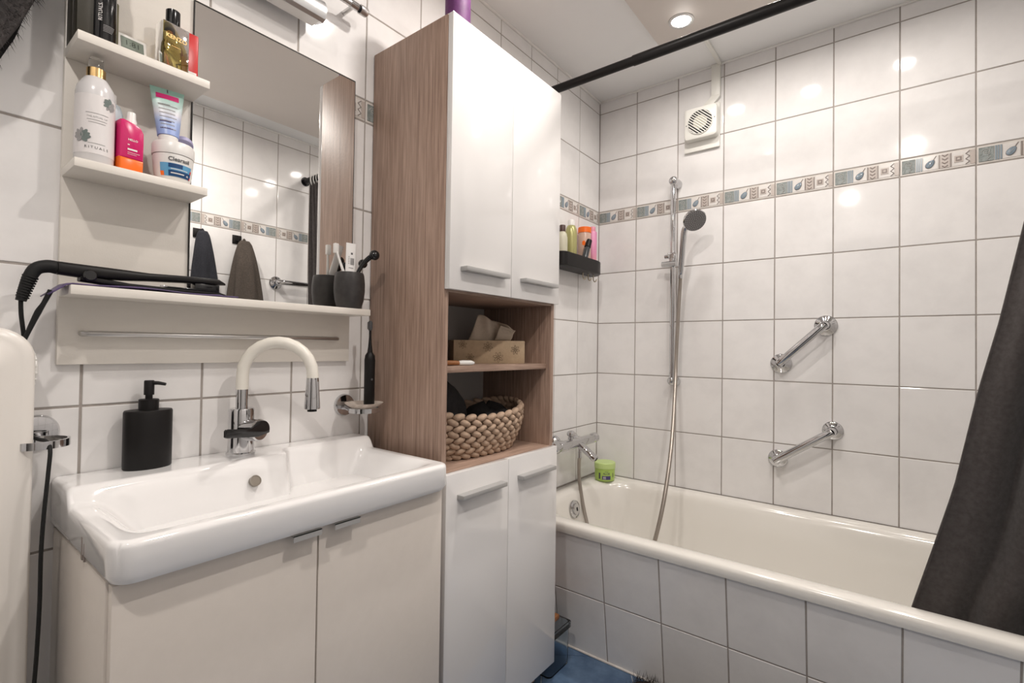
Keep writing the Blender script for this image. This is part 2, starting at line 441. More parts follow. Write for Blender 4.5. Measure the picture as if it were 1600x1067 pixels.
# white sealant along the ceiling edge
for k, (a, c) in enumerate((((.004, YF, ZC - .003), (.004, 0, ZC - .003)), ((0, -.004, ZC - .003), (W, -.004, ZC - .003)), ((W - .004, YF, ZC - .003), (W - .004, 0, ZC - .003)))):
    b = B(); b.m('white_plastic').tube([a, c], .0055, 8); solo('trim_%d' % (k + 1), b, kind='structure')

# blue floor tiles laid on the diagonal, trimmed at the walls
FT = .30
ang = math.radians(33); fu = Vector((math.cos(ang), math.sin(ang), 0)); fv = Vector((-fu.y, fu.x, 0)); f0 = Vector((.40, -.80, ZF))
for i in range(-9, 10):
    for j in range(-9, 10):
        c = f0 + fu * (i * FT) + fv * (j * FT)
        if not (-.25 < c.x < W + .25 and -2.0 < c.y < -.35): continue
        b = B(); b.m('floor_blue'); q = FT / 2 - .0015
        b.loft([[c + fu * (a * q) + fv * (d * q) + Vector((0, 0, z)) for a, d in ((-1, -1), (1, -1), (1, 1), (-1, 1))] for z in (-.008, 0)], True, True, True)
        for pc, pn in (((0, 0, 0), (-1, 0, 0)), ((W, 0, 0), (1, 0, 0)), ((0, -.652, 0), (0, 1, 0))):
            bmesh.ops.bisect_plane(b.bm, geom=b.bm.verts[:] + b.bm.edges[:] + b.bm.faces[:], plane_co=pc, plane_no=pn, clear_outer=True)
        if len(b.bm.faces) < 3: b.bm.free(); continue
        part('floor_tile', b, floor)

# door behind the camera, standing open into the added, unseen hall
d = B(); d.m('door_white').box(1.535, 1.575, YF - .95, YF - .12, ZF + .005, 1.57, .004); door = solo('door_1', d, kind='structure')
h = B(); h.m('satin_steel').cyl((1.535, YF - .86, .55), (1.49, YF - .86, .55), .010).tube([(1.49, YF - .86, .55), (1.49, YF - .74, .55)], .009); part('door_handle', h, door)

# lowered ceiling panel with the downlights
b = B(); b.m('panel_beige').box(.427, 1.565, -2.62, -.315, ZC - .02, ZC, .002)
solo('ceiling_panel', b, 'matte beige lowered ceiling panel that holds the round downlights', 'ceiling panel')
def downlight(x, y, pw, label):
    t = thing('downlight', (x, y, ZC - .026), label, 'downlight', 'round recessed downlights')
    z = ZC - .02
    r = B(); r.m('satin_steel').lathe([(.034, -.0005), (.046, -.0005), (.045, -.004), (.036, -.006), (.034, -.004)], (x, y, z), 32, None, False, False); part('rim', r, t)
    g = B(); g.m('lamp_glow').lathe([(.033, -.001), (.033, -.0035)], (x, y, z), 28); part('lens', g, t)
    l = bpy.data.lights.new('downlight_beam', 'AREA'); l.shape = 'DISK'; l.size = .06; l.energy = LAMP_W * pw; l.color = (1, .935, .875); l.spread = math.radians(172)
    lo = bpy.data.objects.new('downlight_beam', l); COL.objects.link(lo); lo.parent = t; lo.location = (0, 0, -.004)
for x, y, pw, lb in ((.552, -.412, .24, 'glowing downlight above the tub, nearest to the tall cabinet'), (.875, -.425, .24, 'middle downlight of the row above the tub'), (1.22, -.412, .24, 'downlight above the tub, nearest to the shower curtain'),
                 (.56, -1.22, .8, 'downlight in the middle of the ceiling panel, nearer the mirror wall'), (1.27, -1.47, 1.2, 'downlight in the middle of the ceiling panel, nearer the towel hooks'),
                 (.90, -2.45, 1.0, 'single downlight at the door end of the ceiling panel')):
    downlight(x, y, pw, lb)

# ------------------------------------------------------------------ bathtub
tub = thing('bathtub', (W / 2, -.36, ZF), 'white enamel bathtub built in behind a tiled front', 'bathtub')
def rr3(x0, x1, y0, y1, r, z, n=8): return [(x, y, z) for x, y in rrect(x1 - x0, y1 - y0, r, n, (x0 + x1) / 2, (y0 + y1) / 2)]
b = B(); b.m('enamel')
b.loft([rr3(.004, W - .004, -.727, -.002, .006, -.034), rr3(.002, W - .002, -.7285, -.002, .008, -.026), rr3(.002, W - .002, -.730, -.002, .010, -.012), rr3(.006, W - .006, -.727, -.004, .012, -.003), rr3(.010, W - .010, -.721, -.006, .014, .0012),
        rr3(.055, W - .09, -.676, -.052, .20, .0005), rr3(.066, W - .10, -.668, -.060, .20, -.004), rr3(.074, W - .108, -.660, -.067, .20, -.014), rr3(.080, W - .115, -.652, -.073, .20, -.03),
        rr3(.095, W - .17, -.640, -.088, .19, -.12), rr3(.120, W - .26, -.618, -.112, .17, -.27), rr3(.15, W - .33, -.592, -.14, .15, -.36), rr3(.19, W - .39, -.555, -.175, .12, -.40), rr3(.26, W - .46, -.49, -.24, .08, -.412)], True, False, True)
body = part('tub_shell', b, tub, sharp=50)
# round overflow cover with a turning knob, on the head end
ov = frame((.0905, -.365, -.075), (0, 1, 0), (-.17, 0, 1))
b = B(); b.m('chrome').lathe([(.038, 0), (.037, .005), (.031, .008), (.030, .006), (.024, .006), (.0225, .012), (.012, .014)], (0, 0, 0), 32, ov); part('overflow_cover', b, tub)
b = B(); b.m('black_gloss').prism(rrect(.006, .016, .0025), ov, .013, .016); part('overflow_slot', b, tub)

# ------------------------------------------------------------------ curtain rod and curtain
rod = thing('curtain_rod', (W / 2, -.628, 1.632), 'black shower curtain rod running below the ceiling', 'curtain rod')
b = B(); b.m('black_satin').tube([(.002, -.628, 1.632), (.45, -.628, 1.632), (.46, -.628, 1.632)], .0155, 20); part('rod_tube', b, rod)
b = B(); b.m('black_satin').tube([(.46, -.628, 1.632), (W - .002, -.628, 1.632)], .0175, 20); part('rod_sleeve', b, rod)
for x in (.0, W - .008):
    b = B(); b.m('black_satin').cyl((x + .001, -.628, 1.632), (x + .007, -.628, 1.632), .027, n=24); part('end_flange', b, rod)
cur = thing('shower_curtain', (1.58, -.61, -.12), 'dark brown-black fabric shower curtain drawn to the right end of the tub', 'shower curtain')
LE = [(1.60, 1.535), (1.3, 1.49), (.94, 1.425), (.70, 1.382), (.53, 1.345), (.29, 1.302), (.12, 1.26), (-.03, 1.222), (-.13, 1.20)]
def ledge(z):
    for (za, xa), (zb, xb) in zip(LE, LE[1:]):
        if z >= zb: return xa + (xb - xa) * min(1, max(0, (za - z) / (za - zb)))
    return LE[-1][1]
def cpt(u, v, off=0):
    z = 1.60 - v * 1.73
    xl = ledge(z); xr = W - .09 if z > .15 else W - .09 - .06 * sst(.15, 0, z)
    spread = (xr - xl) / .45
    nf = 3.6
    uu = u ** (1 - .12 * v)
    x = xl + (xr - xl) * uu
    amp = (.034 - .010 * v) * (.25 + .75 * sst(0, .35, u))
    y = -.618 + .022 * sst(.3, 1., v) + amp * math.sin(2 * PI * nf * uu + .9 * v + .5) + .008 * math.sin(17 * uu + 6 * v) * v
    x += .012 * math.cos(2 * PI * nf * uu + .9 * v) * (1 - u) * u * 3
    z += .010 * math.sin(9 * uu) * v - .02 * (1 - u) * 0
    return Vector((x, min(y, -.575 + .0) if z < .02 else y, z)) if False else Vector((x, y, z))
b = B(); b.m('curtain').grid(lambda u, v: cpt(u, v), 150, 60); cl = part('curtain_cloth', b, cur, sharp=180)
sm = cl.modifiers.new('thickness', 'SOLIDIFY'); sm.thickness = .0012
b = B(); b.m('curtain').tube([cpt(0, k / 40) for k in range(41)], .0028, 6); part('edge_hem', b, cur)
for k in range(8):
    u = .05 + k * .128
    p = cpt(u, 0)
    b = B(); b.m('white_plastic')
    cx = p.x; ring = [(cx + .002 * math.sin(t * 2 * PI), -.628 + (.024 + .0) * math.sin(t * 2 * PI), 1.622 + .036 * math.cos(t * 2 * PI)) for t in [i / 20 for i in range(21)]]
    b.tube(ring, .0022, 6, False); part('curtain_ring', b, cur)

# ------------------------------------------------------------------ mirror and shelf unit on the left wall
XP = .014; YL, YR = -2.037, -1.448
su = thing('shelf_unit', (0, (YL + YR) / 2, .577), 'cream wall panel with three shelves around the mirror', 'shelf unit')
b = B(); b.m('shelf_cream').box(.0005, XP, YL, YR, .577, 1.345, .0012); part('back_panel', b, su)
for nm, y1, z0, z1 in (('shelf', -1.836, 1.124, 1.140), ('shelf', -1.836, .911, .926), ('shelf', -1.446, .697, .713)):
    b = B(); b.m('shelf_cream').box(XP, .104, YL, y1, z0, z1, .0012); part(nm, b, su)
b = B(); b.m('satin_steel').tube([(XP, -2.004, .633), (.030, -2.004, .633), (.036, -1.998, .633), (.036, -1.500, .636), (.030, -1.494, .636), (XP, -1.494, .636)], .0052, 10)
part('towel_rail', b, su, 'slim brushed metal rail under the lowest shelf')
mi = thing('wall_mirror', (XP, -1.644, .7135), 'frameless mirror above the sink beside the small shelves', 'mirror')
b = B(); b.m('mirror_glass').box(XP + .0002, .018, -1.836, YR + .001, .7135, 1.338); part('mirror_pane', b, mi)
b = B(); b.m('black_satin').box(XP + .0002, .0188, -1.8372, YR + .002, 1.338, 1.3405); b.box(XP + .0002, .0186, -1.8378, -1.836, .7135, 1.3405); b.box(XP + .0002, .0186, YR + .001, YR + .0022, .7135, 1.3405); part('mirror_edge', b, mi)
# light bar over the mirror
lb = thing('light_bar', (0, -1.74, 1.42), 'brushed aluminium light bar fixed above the mirror', 'wall light')
pr_ = [(.022, 1.428), (.058, 1.419), (.068, 1.424), (.073, 1.436), (.073, 1.454), (.066, 1.468), (.050, 1.475), (.022, 1.475)]
b = B(); b.m('aluminium').loft([[(x, y, z) for x, z in pr_] for y in (-1.915, -1.568)], True, True, True); part('housing', b, lb, sharp=30)
b = B(); b.m('white_plastic').box(.024, .056, -1.905, -1.578, 1.4195, 1.4225, T=Matrix.Identity(4)); part('diffuser', b, lb)
b = B(); b.m('aluminium').box(.0005, .023, -1.80, -1.68, 1.435, 1.470, .002); part('wall_bracket', b, lb)
rd = thing('wall_rod', (.05, -1.62, 1.50), 'slim steel rod with a black ring fixed to the tiles above the light bar', 'rod')
b = B(); b.m('satin_steel').tube([(.05, -1.80, 1.520), (.05, -1.487, 1.520)], .0085, 14); part('rod_tube', b, rd)
b = B(); b.m('chrome').tube([(.05, -1.487, 1.520), (.05, -1.466, 1.520)], .0105, 14); part('collar', b, rd)
b = B(); b.m('black_rubber').tube([(.05, -1.466, 1.520), (.05, -1.459, 1.520)], .0095, 14); part('rubber_ring', b, rd)
b = B(); b.m('satin_steel').tube([(.05, -1.459, 1.520), (.05, -1.440, 1.520), (.05, -1.436, 1.520)], [.0125, .0125, .010], 16); part('end_cap', b, rd)
for y in (-1.78, -1.475):
    b = B(); b.m('satin_steel').cyl((.0005, y, 1.520), (.05, y, 1.520), .006, n=10); part('standoff', b, rd)

# ------------------------------------------------------------------ sink and sink cabinet
SK = (-2.037, -1.408); SX = .368
sink = thing('washbasin', (.18, -1.72, .288), 'white ceramic washbasin with a raised tap ledge, on the cream cabinet', 'washbasin')
def szt(x, y):
    """height of the basin's upper surface"""
    deck = .060 + .050 * (1 - sst(-1.672, -1.640, y))
    z = .349 + .028 * (1 - sst(deck - .004, deck + .022, x))
    # bowl
    e = .021
    dl, dr, df, db = y - (SK[0] + e), (SK[1] - e) - y, (SX - e) - x, x - (deck + .004)
    rim = min(dl, dr, df, db)
    if rim > 0:
        def rise(d, w): return sst(0, w, d)
        depth = rise(dl, .10) * rise(dr, .075) * rise(df, .075) * rise(db, .030)
        bowl = .092 * depth
        z -= bowl * (1 - .0 * x)
    return z
b = B(); b.m('ceramic')
NX, NY = 64, 104
def edge_round(t, lo, hi, r): return t
ED = [0, .0004, .0012, .0025, .0045, .0070, .0095, .0125, .016, .020, .024, .029]
xs = [.0015 + (SX - .035 - .0015) * i / 52 for i in range(53)] + [SX - e_ for e_ in ED[::-1]]
ys = [SK[0] + e_ for e_ in ED] + [SK[0] + .034 + (SK[1] - SK[0] - .068) * j / 90 for j in range(91)] + [SK[1] - e_ for e_ in ED[::-1]]
NX, NY = len(xs) - 1, len(ys) - 1
def fold(x, y):
    """rounds the plan corners and drops the outer edges so the rim is soft"""
    z = szt(x, y); r = .010
    for dd in (y - SK[0], SK[1] - y, SX - x):
        if dd < r: z -= r - math.sqrt(max(0, r * r - (r - dd) ** 2))
    cr = .028
    for ys_ in (SK[0], SK[1]):
        sgn = 1 if ys_ == SK[0] else -1
        cx, cy = SX - cr, ys_ + sgn * cr
        if x > cx and (y - cy) * sgn < 0:
            dx, dy = x - cx, y - cy; L = max(abs(dx), abs(dy)) / max(1e-6, math.hypot(dx, dy))
            x, y = cx + dx * L, cy + dy * L
    return Vector((x, y, z))
vv = [[b.bm.verts.new(fold(x, y)) for y in ys] for x in xs]
for i in range(NX):
    for j in range(NY): b.bm.faces.new((vv[i][j], vv[i + 1][j], vv[i + 1][j + 1], vv[i][j + 1]))
loop = [vv[i][0] for i in range(NX + 1)] + [vv[NX][j] for j in range(1, NY + 1)] + [vv[i][NY] for i in range(NX - 1, -1, -1)]
mid_ = [b.bm.verts.new((v.co.x, v.co.y, v.co.z - .0035)) for v in loop]
low = [b.bm.verts.new((v.co.x, v.co.y, .300)) for v in loop]
cxm, cym = .18, (SK[0] + SK[1]) / 2
lo2 = [b.bm.verts.new((v.co.x - (.006 if v.co.x > SX - .03 else 0), v.co.y + (.006 if v.co.y < cym - .28 else -.006 if v.co.y > cym + .28 else 0), .2895)) for v in loop]
for A_, C_ in ((loop, mid_), (mid_, low), (low, lo2)):
    for k in range(len(loop) - 1): b.bm.faces.new((A_[k], A_[k + 1], C_[k + 1], C_[k]))
    b.bm.faces.new((A_[-1], A_[0], C_[0], C_[-1]))
b.bm.faces.new(lo2)
part('basin', b, sink, sharp=50)
b = B(); b.m('hole_grey').lathe([(.0115, -.006), (.0115, .0012), (.0100, .0014), (.0095, .0004)], (0, 0, 0), 24, frame((.1325, -1.744, .335), (0, 1, 0), (-.55, 0, 1))); part('overflow_hole', b, sink)
# dark seam marks and a small crack line on the side that meets the cabinet
b = B(); b.m('band_brown').box(.215, .221, SK[0] - .0004, SK[0] + .002, .291, .325, .0003); b.box(.229, .2315, SK[0] - .0004, SK[0] + .002, .291, .318, .0003); part('stain', b, sink)

vc = thing('sink_cabinet', (.17, -1.72, ZF), 'cream two-door cabinet under the washbasin', 'cabinet')
CY = (-2.033, -1.412); CXF = .326
b = B(); b.m('cream').box(.002, CXF, CY[0], CY[0] + .016, -.40, .2885, .001); part('side_panel', b, vc)
b = B(); b.m('cream').box(.002, CXF, CY[1] - .016, CY[1], -.40, .2885, .001); part('side_panel', b, vc)
b = B(); b.m('cream').box(.002, CXF, CY[0] + .016, CY[1] - .016, -.40, -.384); part('bottom_panel', b, vc)
b = B(); b.m('cream').box(.002, .012, CY[0] + .016, CY[1] - .016, -.384, .2); part('rear_panel', b, vc)
b = B(); b.m('cream').box(.02, CXF - .04, CY[0] + .02, CY[1] - .02, ZF, -.40); part('plinth', b, vc)
YS = -1.727
for y0, y1, hy in ((CY[0] + .003, YS - .0015, (-1.786, -1.733)), (YS + .0015, CY[1] - .001, (-1.706, -1.652))):
    b = B(); b.m('cream').box(CXF + .001, CXF + .018, y0, y1, -.398, .286, .0012); dr = part('cabinet_door', b, vc)
    b = B(); b.m('handle_grey').box(CXF + .010, CXF + .040, hy[0], hy[1], .2862, .2878); b.box(CXF + .0382, CXF + .040, hy[0], hy[1], .277, .2878); part('tab_pull', b, dr, 'slim grey metal tab pull')

# ------------------------------------------------------------------ basin mixer tap
tap = thing('basin_tap', (.06, -1.745, .377), 'chrome basin tap with a white flexible gooseneck spout', 'tap')
tx, ty = .058, -1.742
b = B(); b.m('chrome').lathe([(.028, .0), (.029, .003), (.029, .007), (.026, .009), (.026, .012), (.0255, .05), (.0255, .098), (.024, .102)], (tx, ty, .377), 32); part('tap_body', b, tap)
b = B(); b.m('chrome').lathe([(.0122, .10), (.0122, .15)], (tx, ty, .377), 24); part('spout_collar', b, tap)
ex, ey = .165, -1.640
sp = [(tx, ty, .520), (tx, ty, .545)]
for k in range(0, 13):
    t = PI * k / 12
    f = (1 - math.cos(t)) / 2
    sp.append((tx + (ex - tx) * f, ty + (ey - ty) * f, .552 + .072 * math.sin(t)))
sp += [(ex, ey, .545)]
b = B(); b.m('white_rubber').tube(sp, .0125, 16); part('flexible_spout', b, tap, 'white flexible rubber spout')
nz = part('spray_head', (lambda q: (q.m('chrome').lathe([(.0125, .072), (.013, .068), (.0165, .008), (.0165, .004), (.012, .002)], (ex, ey, .474), 24), q.m('black_rubber').lathe([(.010, .003), (.010, -.002)], (ex, ey, .474), 16), q)[-1])(B()), tap)
for k in range(4):
    t = k * PI / 2 + .5
    b = B(); b.m('chrome').tube([(ex + .0125 * math.cos(t), ey + .0125 * math.sin(t), .538), (ex + .0165 * math.cos(t), ey + .0165 * math.sin(t), .480)], .0022, 6); part('grip_rib', b, nz)
ca = Vector((.80, .32, .04)).normalized(); c0 = Vector((tx, ty, .432))
b = B(); b.m('chrome').tube([c0 + ca * .010, c0 + ca * .048, c0 + ca * .051], [.0235, .0235, .021], 28); part('cartridge_housing', b, tap)
b = B()
T = frame(c0 + ca * .051, Vector((0, 0, 1)).cross(ca), (0, 0, 1))
arc = [(.0205 * math.cos(math.radians(a)), .0205 * math.sin(math.radians(a))) for a in range(-8, 150, 9)]
lev = arc + [(-.032, .0005), (-.092, -.001), (-.095, -.004), (-.095, -.016), (-.092, -.018), (-.012, -.0145), (.0195, -.008)]
lev = [(u_, v_ - min(0, u_) * .17) for u_, v_ in lev]
b.m('black_gloss').prism(lev, T, .0005, .006, .0012); part('lever', b, tap, 'chrome lever handle pointing left, its dark reflection painted black')  # lever is chrome; the dark room mirrored in it is painted as black

# ------------------------------------------------------------------ tall cabinet
TY0, TY1 = -1.375, -.872; TT = 1.452; TB = -.392; TXF = .300
tc = thing('tall_cabinet', (.15, (TY0 + TY1) / 2, ZF), 'tall brown oak cabinet with glossy white doors and an open niche', 'cabinet')
for y0 in (TY0, TY1 - .017):
    b = B(); b.m('oak').box(.003, TXF, y0, y0 + .017, TB, TT, .0008); part('side_panel', b, tc)
yi0, yi1 = TY0 + .017, TY1 - .017
for nm, z0, z1 in (('top_panel', TT - .017, TT), ('niche_ceiling', .757, .774), ('niche_floor', .288, .305), ('bottom_panel', TB, TB + .017)):
    b = B(); b.m('oak_flat').box(.003, TXF, yi0, yi1, z0, z1, .0006); part(nm, b, tc)
b = B(); b.m('oak_flat').box(.012, .283, yi0, yi1, .5525, .5695, .0006); part('niche_shelf', b, tc)
b = B(); b.m('back_grey').box(.004, .011, yi0, yi1, TB + .017, TT - .017); part('rear_panel', b, tc)
b = B(); b.m('oak').box(.02, .255, TY0 + .02, TY1 - .02, ZF, TB); part('plinth', b, tc)
ym = -1.1265
for z0, z1, hz in ((.7625, 1.4525, .8165), (TB, .3035, .2435)):
    for y0, y1, h0, h1 in ((TY0 + .001, ym - .001, -1.336, -1.160), (ym + .001, TY1 - .001, -1.085, -.911)):
        b = B(); b.m('gloss_white').box(TXF + .0008, .3185, y0, y1, z0, z1, .0012); dr = part('cabinet_door', b, tc)
        b = B(); b.m('handle_grey').box(.3185, .342, h0, h1, hz - .006, hz + .006, .0012)
        part('bar_handle', b, dr, 'flat grey bar handle')
b = B(); b.m('purple_wax').lathe([(.0335, 0), (.034, .004), (.034, .185), (.032, .19), (.022, .188)], (.262, -1.302, TT), 32)
cd = thing('candle', (.262, -1.302, TT), 'thick purple pillar candle on top of the tall cabinet', 'candle')
part('wax_body', b, cd)
b = B(); b.m('ink').tube([(.262, -1.302, TT + .188), (.263, -1.302, TT + .20)], .0012, 6); part('wick', b, cd)

# tissue box, brush, dark pouch
p0, p1 = Vector((.118, -1.152, .5695)), Vector((.250, -.964, .5695)); bu = (p1 - p0).normalized(); bl = (p1 - p0).length
T = frame(p0, bu, (0, 0, 1))          # w points to the viewer
tb = thing('tissue_box', (.15, -1.03, .5695), 'kraft cardboard tissue box printed with flowers, on the niche shelf', 'tissue box')
b = B(); b.m('kraft').box(0, bl, 0, .072, -.098, 0, .0012, T=T); part('carton', b, tb)
b = B(); b.m('kraft_ink')
for fx, fz, fr in ((.108, .052, .016), (.028, .058, .013), (.142, .020, .017), (.198, .043, .015), (.052, .018, .013)):
    for k in range(7):
        a = 2 * PI * k / 7 + fx * 40
        pe = []
        for i in range(11):
            t = 2 * PI * i / 10; u_ = fr * (.58 + .42 * math.cos(t)); v_ = fr * .17 * math.sin(t)
            pe.append(T @ Vector((fx + u_ * math.cos(a) - v_ * math.sin(a), min(.0715, max(.0005, fz + u_ * math.sin(a) + v_ * math.cos(a))), .0003)))
        b.tube(pe, .0005, 4, False)
    b.tube([T @ Vector((fx + .003 * math.cos(t), fz + .003 * math.sin(t), .0003)) for t in [i * PI / 4 for i in range(9)]], .0005, 4, False)
part('flower_print', b, tb, kind='stuff')
def tis(u, v):
    x = (.055 + .128 * u) * (1 - v) + (.084 + .122 * u) * v
    top = .082 - .024 * sst(0, .75, u) - .026 * sst(.72, 1, u) + .003 * math.sin(14 * u)
    w = -.049 + (.016 * math.sin(6 * u + 1.5 * v) + .010 * math.sin(13 * u + 4 * v)) * (.3 + .7 * v) + .018 * v * u
    return T @ Vector((x, .0705 + top * v, w))
b = B(); b.m('tissue').grid(tis, 28, 14); o = part('paper_tissue', b, tb, 'crumpled beige tissue poking out of the top', sharp=180)
md = o.modifiers.new('thickness', 'SOLIDIFY'); md.thickness = .0006
b = B(); b.m('tissue').grid(lambda u, v: T @ Vector((.135 + .050 * u + .020 * v, .0705 + (.050 - .016 * u) * v, -.032 + .010 * v * (1 - u) + .012 * u + .006 * math.sin(6 * v))), 14, 10); o = part('paper_tissue', b, tb, 'folded corner of the beige tissue', sharp=180)
md = o.modifiers.new('thickness', 'SOLIDIFY'); md.thickness = .0006
br = thing('hand_brush', (.24, -1.28, .5695), 'wooden handled brush with a white tip on the edge of the niche shelf', 'brush')
b = B(); b.m('brush_wood').tube([(.245, -1.352, .5770), (.255, -1.325, .5772), (.262, -1.302, .5770), (.267, -1.283, .5765)], [.004, .0068, .0065, .0055], 12, True, 4); part('wooden_handle', b, br)
b = B(); b.m('white_plastic').tube([(.267, -1.283, .5765), (.270, -1.272, .5768), (.277, -1.248, .5768), (.280, -1.237, .5764)], [.0058, .0070, .0068, .003], 12, True, 4); part('white_tip', b, br)
b = B(); b.m('dark_cloth').box(.05, .13, -1.350, -1.245, .5697, .640, .008, 3); pch = solo('wash_pouch', b, 'black pouch at the left end of the niche shelf behind the brush', 'pouch')

# chunky rope basket with dark cloths
BK = (.150, -1.123, .305); BA, BBy = .116, .206
def bshape(th, f):
    """basket wall at angle th and height fraction f"""
    g = .80 + .20 * math.sin(min(1, f * 1.15) * PI / 2)
    n_ = 2.5
    c, s_ = math.cos(th), math.sin(th)
    q = (abs(c) ** n_ + abs(s_) ** n_) ** (-1 / n_)
    top = .128 + .022 * abs(math.sin(th)) ** 2 - .004 * math.cos(th)
    return Vector((BK[0] + BA * g * q * c, BK[1] + BBy * g * q * s_, BK[2] + .010 + (top - .020) * f))
bk = thing('rope_basket', BK, 'chunky braided beige rope basket in the lower niche', 'basket')
b = B(); b.m('rope')
NB = 56
b.loft([[bshape(2 * PI * i / NB, f) - Vector((math.cos(2 * PI * i / NB), math.sin(2 * PI * i / NB), 0)) * .006 for i in range(NB)] for f in (0, .25, .5, .75, 1.)] , True, True, False)
part('inner_lining', b, bk)
sb = B(); sb.m('rope').ball((0, 0, 0), 1, 10, 6, (.0195, .0110, .0098)); SM = sb.mesh('rope_stitch', 180)
nr, ns = 8, 33
for r_ in range(nr):
    f = r_ / (nr - 1)
    for i in range(ns):
        th = 2 * PI * (i + .5 * (r_ % 2)) / ns
        p, pn, pp = bshape(th, f), bshape(th + .03, f), bshape(th - .03, f)
        tg = (pn - pp).normalized()
        e = frame((0, 0, 0), tg, Vector((tg.y, -tg.x, 0))).to_3x3() @ Matrix.Rotation((.30 if r_ % 2 else -.30), 3, 'Y')
        inst('rope_stitch', SM, bk, p, e.to_euler())
b = B(); b.m('dark_cloth')
def lump(cx, cy, z0, rx, ry, hz, seed, n=22, k=9):
    rnd = random.Random(seed); ph = [rnd.uniform(0, 6) for _ in range(6)]
    rings = []
    for j in range(k + 1):
        t = j / k; a = max(.02, 1 - t ** 5) ** .5
        rings.append([(cx + rx * a * math.cos(2 * PI * i / n) * (1 + .10 * math.sin(3 * 2 * PI * i / n + ph[0] + 3 * t)), cy + ry * a * math.sin(2 * PI * i / n) * (1 + .10 * math.sin(2 * 2 * PI * i / n + ph[1])), z0 + hz * t * (1 + .12 * math.sin(2 * PI * i / n * 2 + ph[2]))) for i in range(n)])
    return rings
b.loft(lump(.115, -1.205, .330, .075, .105, .185, 3), True, True, True); solo('dark_cloth', b, 'tall crumpled black cloth at the left of the rope basket', 'cloth', sharp=80)
b = B(); b.m('dark_cloth').loft(lump(.135, -1.015, .330, .085, .085, .105, 5), True, True, True); solo('dark_cloth', b, 'low folded black cloth at the right inside the rope basket', 'cloth', sharp=80)

# clear storage box between cabinet and tub
sbx = thing('storage_box', (.16, -.79, ZF), 'clear lidded plastic storage box on the floor behind the tall cabinet', 'storage box')
b = B(); b.m('smoke_plastic')
b.loft([rr3(.03, .292, -.858, -.735, .015, ZF + .001), rr3(.024, .298, -.864, -.738, .015, -.325), rr3(.027, .295, -.861, -.741, .013, -.325), rr3(.033, .289, -.855, -.741, .013, ZF + .004)], True, True, True); part('box_body', b, sbx)
b = B(); b.m('clear_plastic').loft([rr3(.018, .306, -.869, -.738, .016, -.338), rr3(.018, .306, -.869, -.738, .016, -.322), rr3(.026, .298, -.862, -.745, .014, -.318)], True, True, True); part('box_lid', b, sbx)
b = B(); b.m('brush_wood').box(.06, .27, -.845, -.765, -.3178, -.300, .004); solo('folded_cardboard', b, 'small brown cardboard pack lying on the storage box lid', 'pack')

# ------------------------------------------------------------------ soap dispenser and holders
sd = thing('soap_dispenser', (.055, -1.905, .377), 'oval matt black soap dispenser on the washbasin ledge', 'soap dispenser')
b = B(); b.m('black_satin').lathe([(.0385, .0), (.040, .002), (.040, .108), (.0385, .111), (.030, .1115)], (.034, -1.905, .3772), 40, None, True, True, .72, 1.0); part('bottle_body', b, sd)
b = B(); b.m('black_satin').lathe([(.0165, .111), (.0165, .131), (.015, .132), (.006, .132), (.006, .140), (.0085, .140), (.0085, .166), (.0075, .168)], (.034, -1.905, .3772), 24); part('pump', b, sd)
b = B(); b.m('black_satin').tube([(.034, -1.905, .540), (.044, -1.893, .540), (.052, -1.883, .5375)], [.004, .0036, .0028], 8); part('nozzle', b, sd)
def holder(y, z, label, dish):
    t = thing('soap_dish_holder', (.0, y, z - .03), label, 'soap holder', 'chrome ring holders on the tiles')
    b = B(); b.m('chrome').lathe([(.030, .0005), (.030, .004), (.027, .009), (.012, .011)], (0, 0, 0), 32, frame((0, y, z), (0, 1, 0), (0, 0, 1))); part('wall_flange', b, t)
    b = B(); b.m('chrome').tube([(.008, y, z - .006), (.028, y, z - .010)], .006, 12); part('arm', b, t)
    cx, cy = .070, y + (.016 if dish else -.008)
    rg = B(); rg.m('chrome').lathe([(.036, -.007), (.040, -.007), (.040, .005), (.036, .005), (.036, -.007)], (cx, cy, z - .008), 36, None, False, False); part('ring', rg, t)
    return cx, cy
cx, cy = holder(-1.452, .458, 'chrome ring soap holder beside the tall cabinet', True)
ds = B(); ds.m('marble_dish').lathe([(.012, -.004), (.030, -.001), (.046, .010), (.050, .014), (.047, .0135), (.030, .004), (.012, .003)], (.070, -1.437, .4545), 40); solo('soap_dish', ds, 'shallow pinkish marbled dish resting in the chrome ring', 'dish')
et = thing('electric_toothbrush', (.074, -1.424, .459), 'black electric toothbrush standing in the marbled dish', 'toothbrush')
b = B(); b.m('black_satin').lathe([(.0125, .0), (.0140, .002), (.0140, .10), (.0142, .122), (.0125, .134), (.0075, .142)], (.074, -1.424, .4592), 24); part('handle', b, et)
b = B(); b.m('black_satin').lathe([(.0072, .142), (.0048, .160), (.0030, .185), (.0030, .205)], (.074, -1.424, .4592), 14); hd = part('brush_neck', b, et)
b = B(); b.m('ink').tube([(.0735, -1.424, .660), (.0735, -1.424, .668), (.0735, -1.424, .682), (.0735, -1.424, .686)], [.0045, .0062, .0058, .003], 12); b.m('ink_soft').box(.066, .0725, -1.429, -1.419, .663, .683, .0015); part('brush_head', b, hd)
b = B(); b.m('ink').lathe([(.003, 0), (.003, .0012)], (0, 0, 0), 12, frame((.0878, -1.427, .53), (0, 1, 0), (0, 0, 1))); part('power_button', b, et)
holder(-2.058, .460, 'chrome ring soap holder beside the radiator with a cord through it', False)

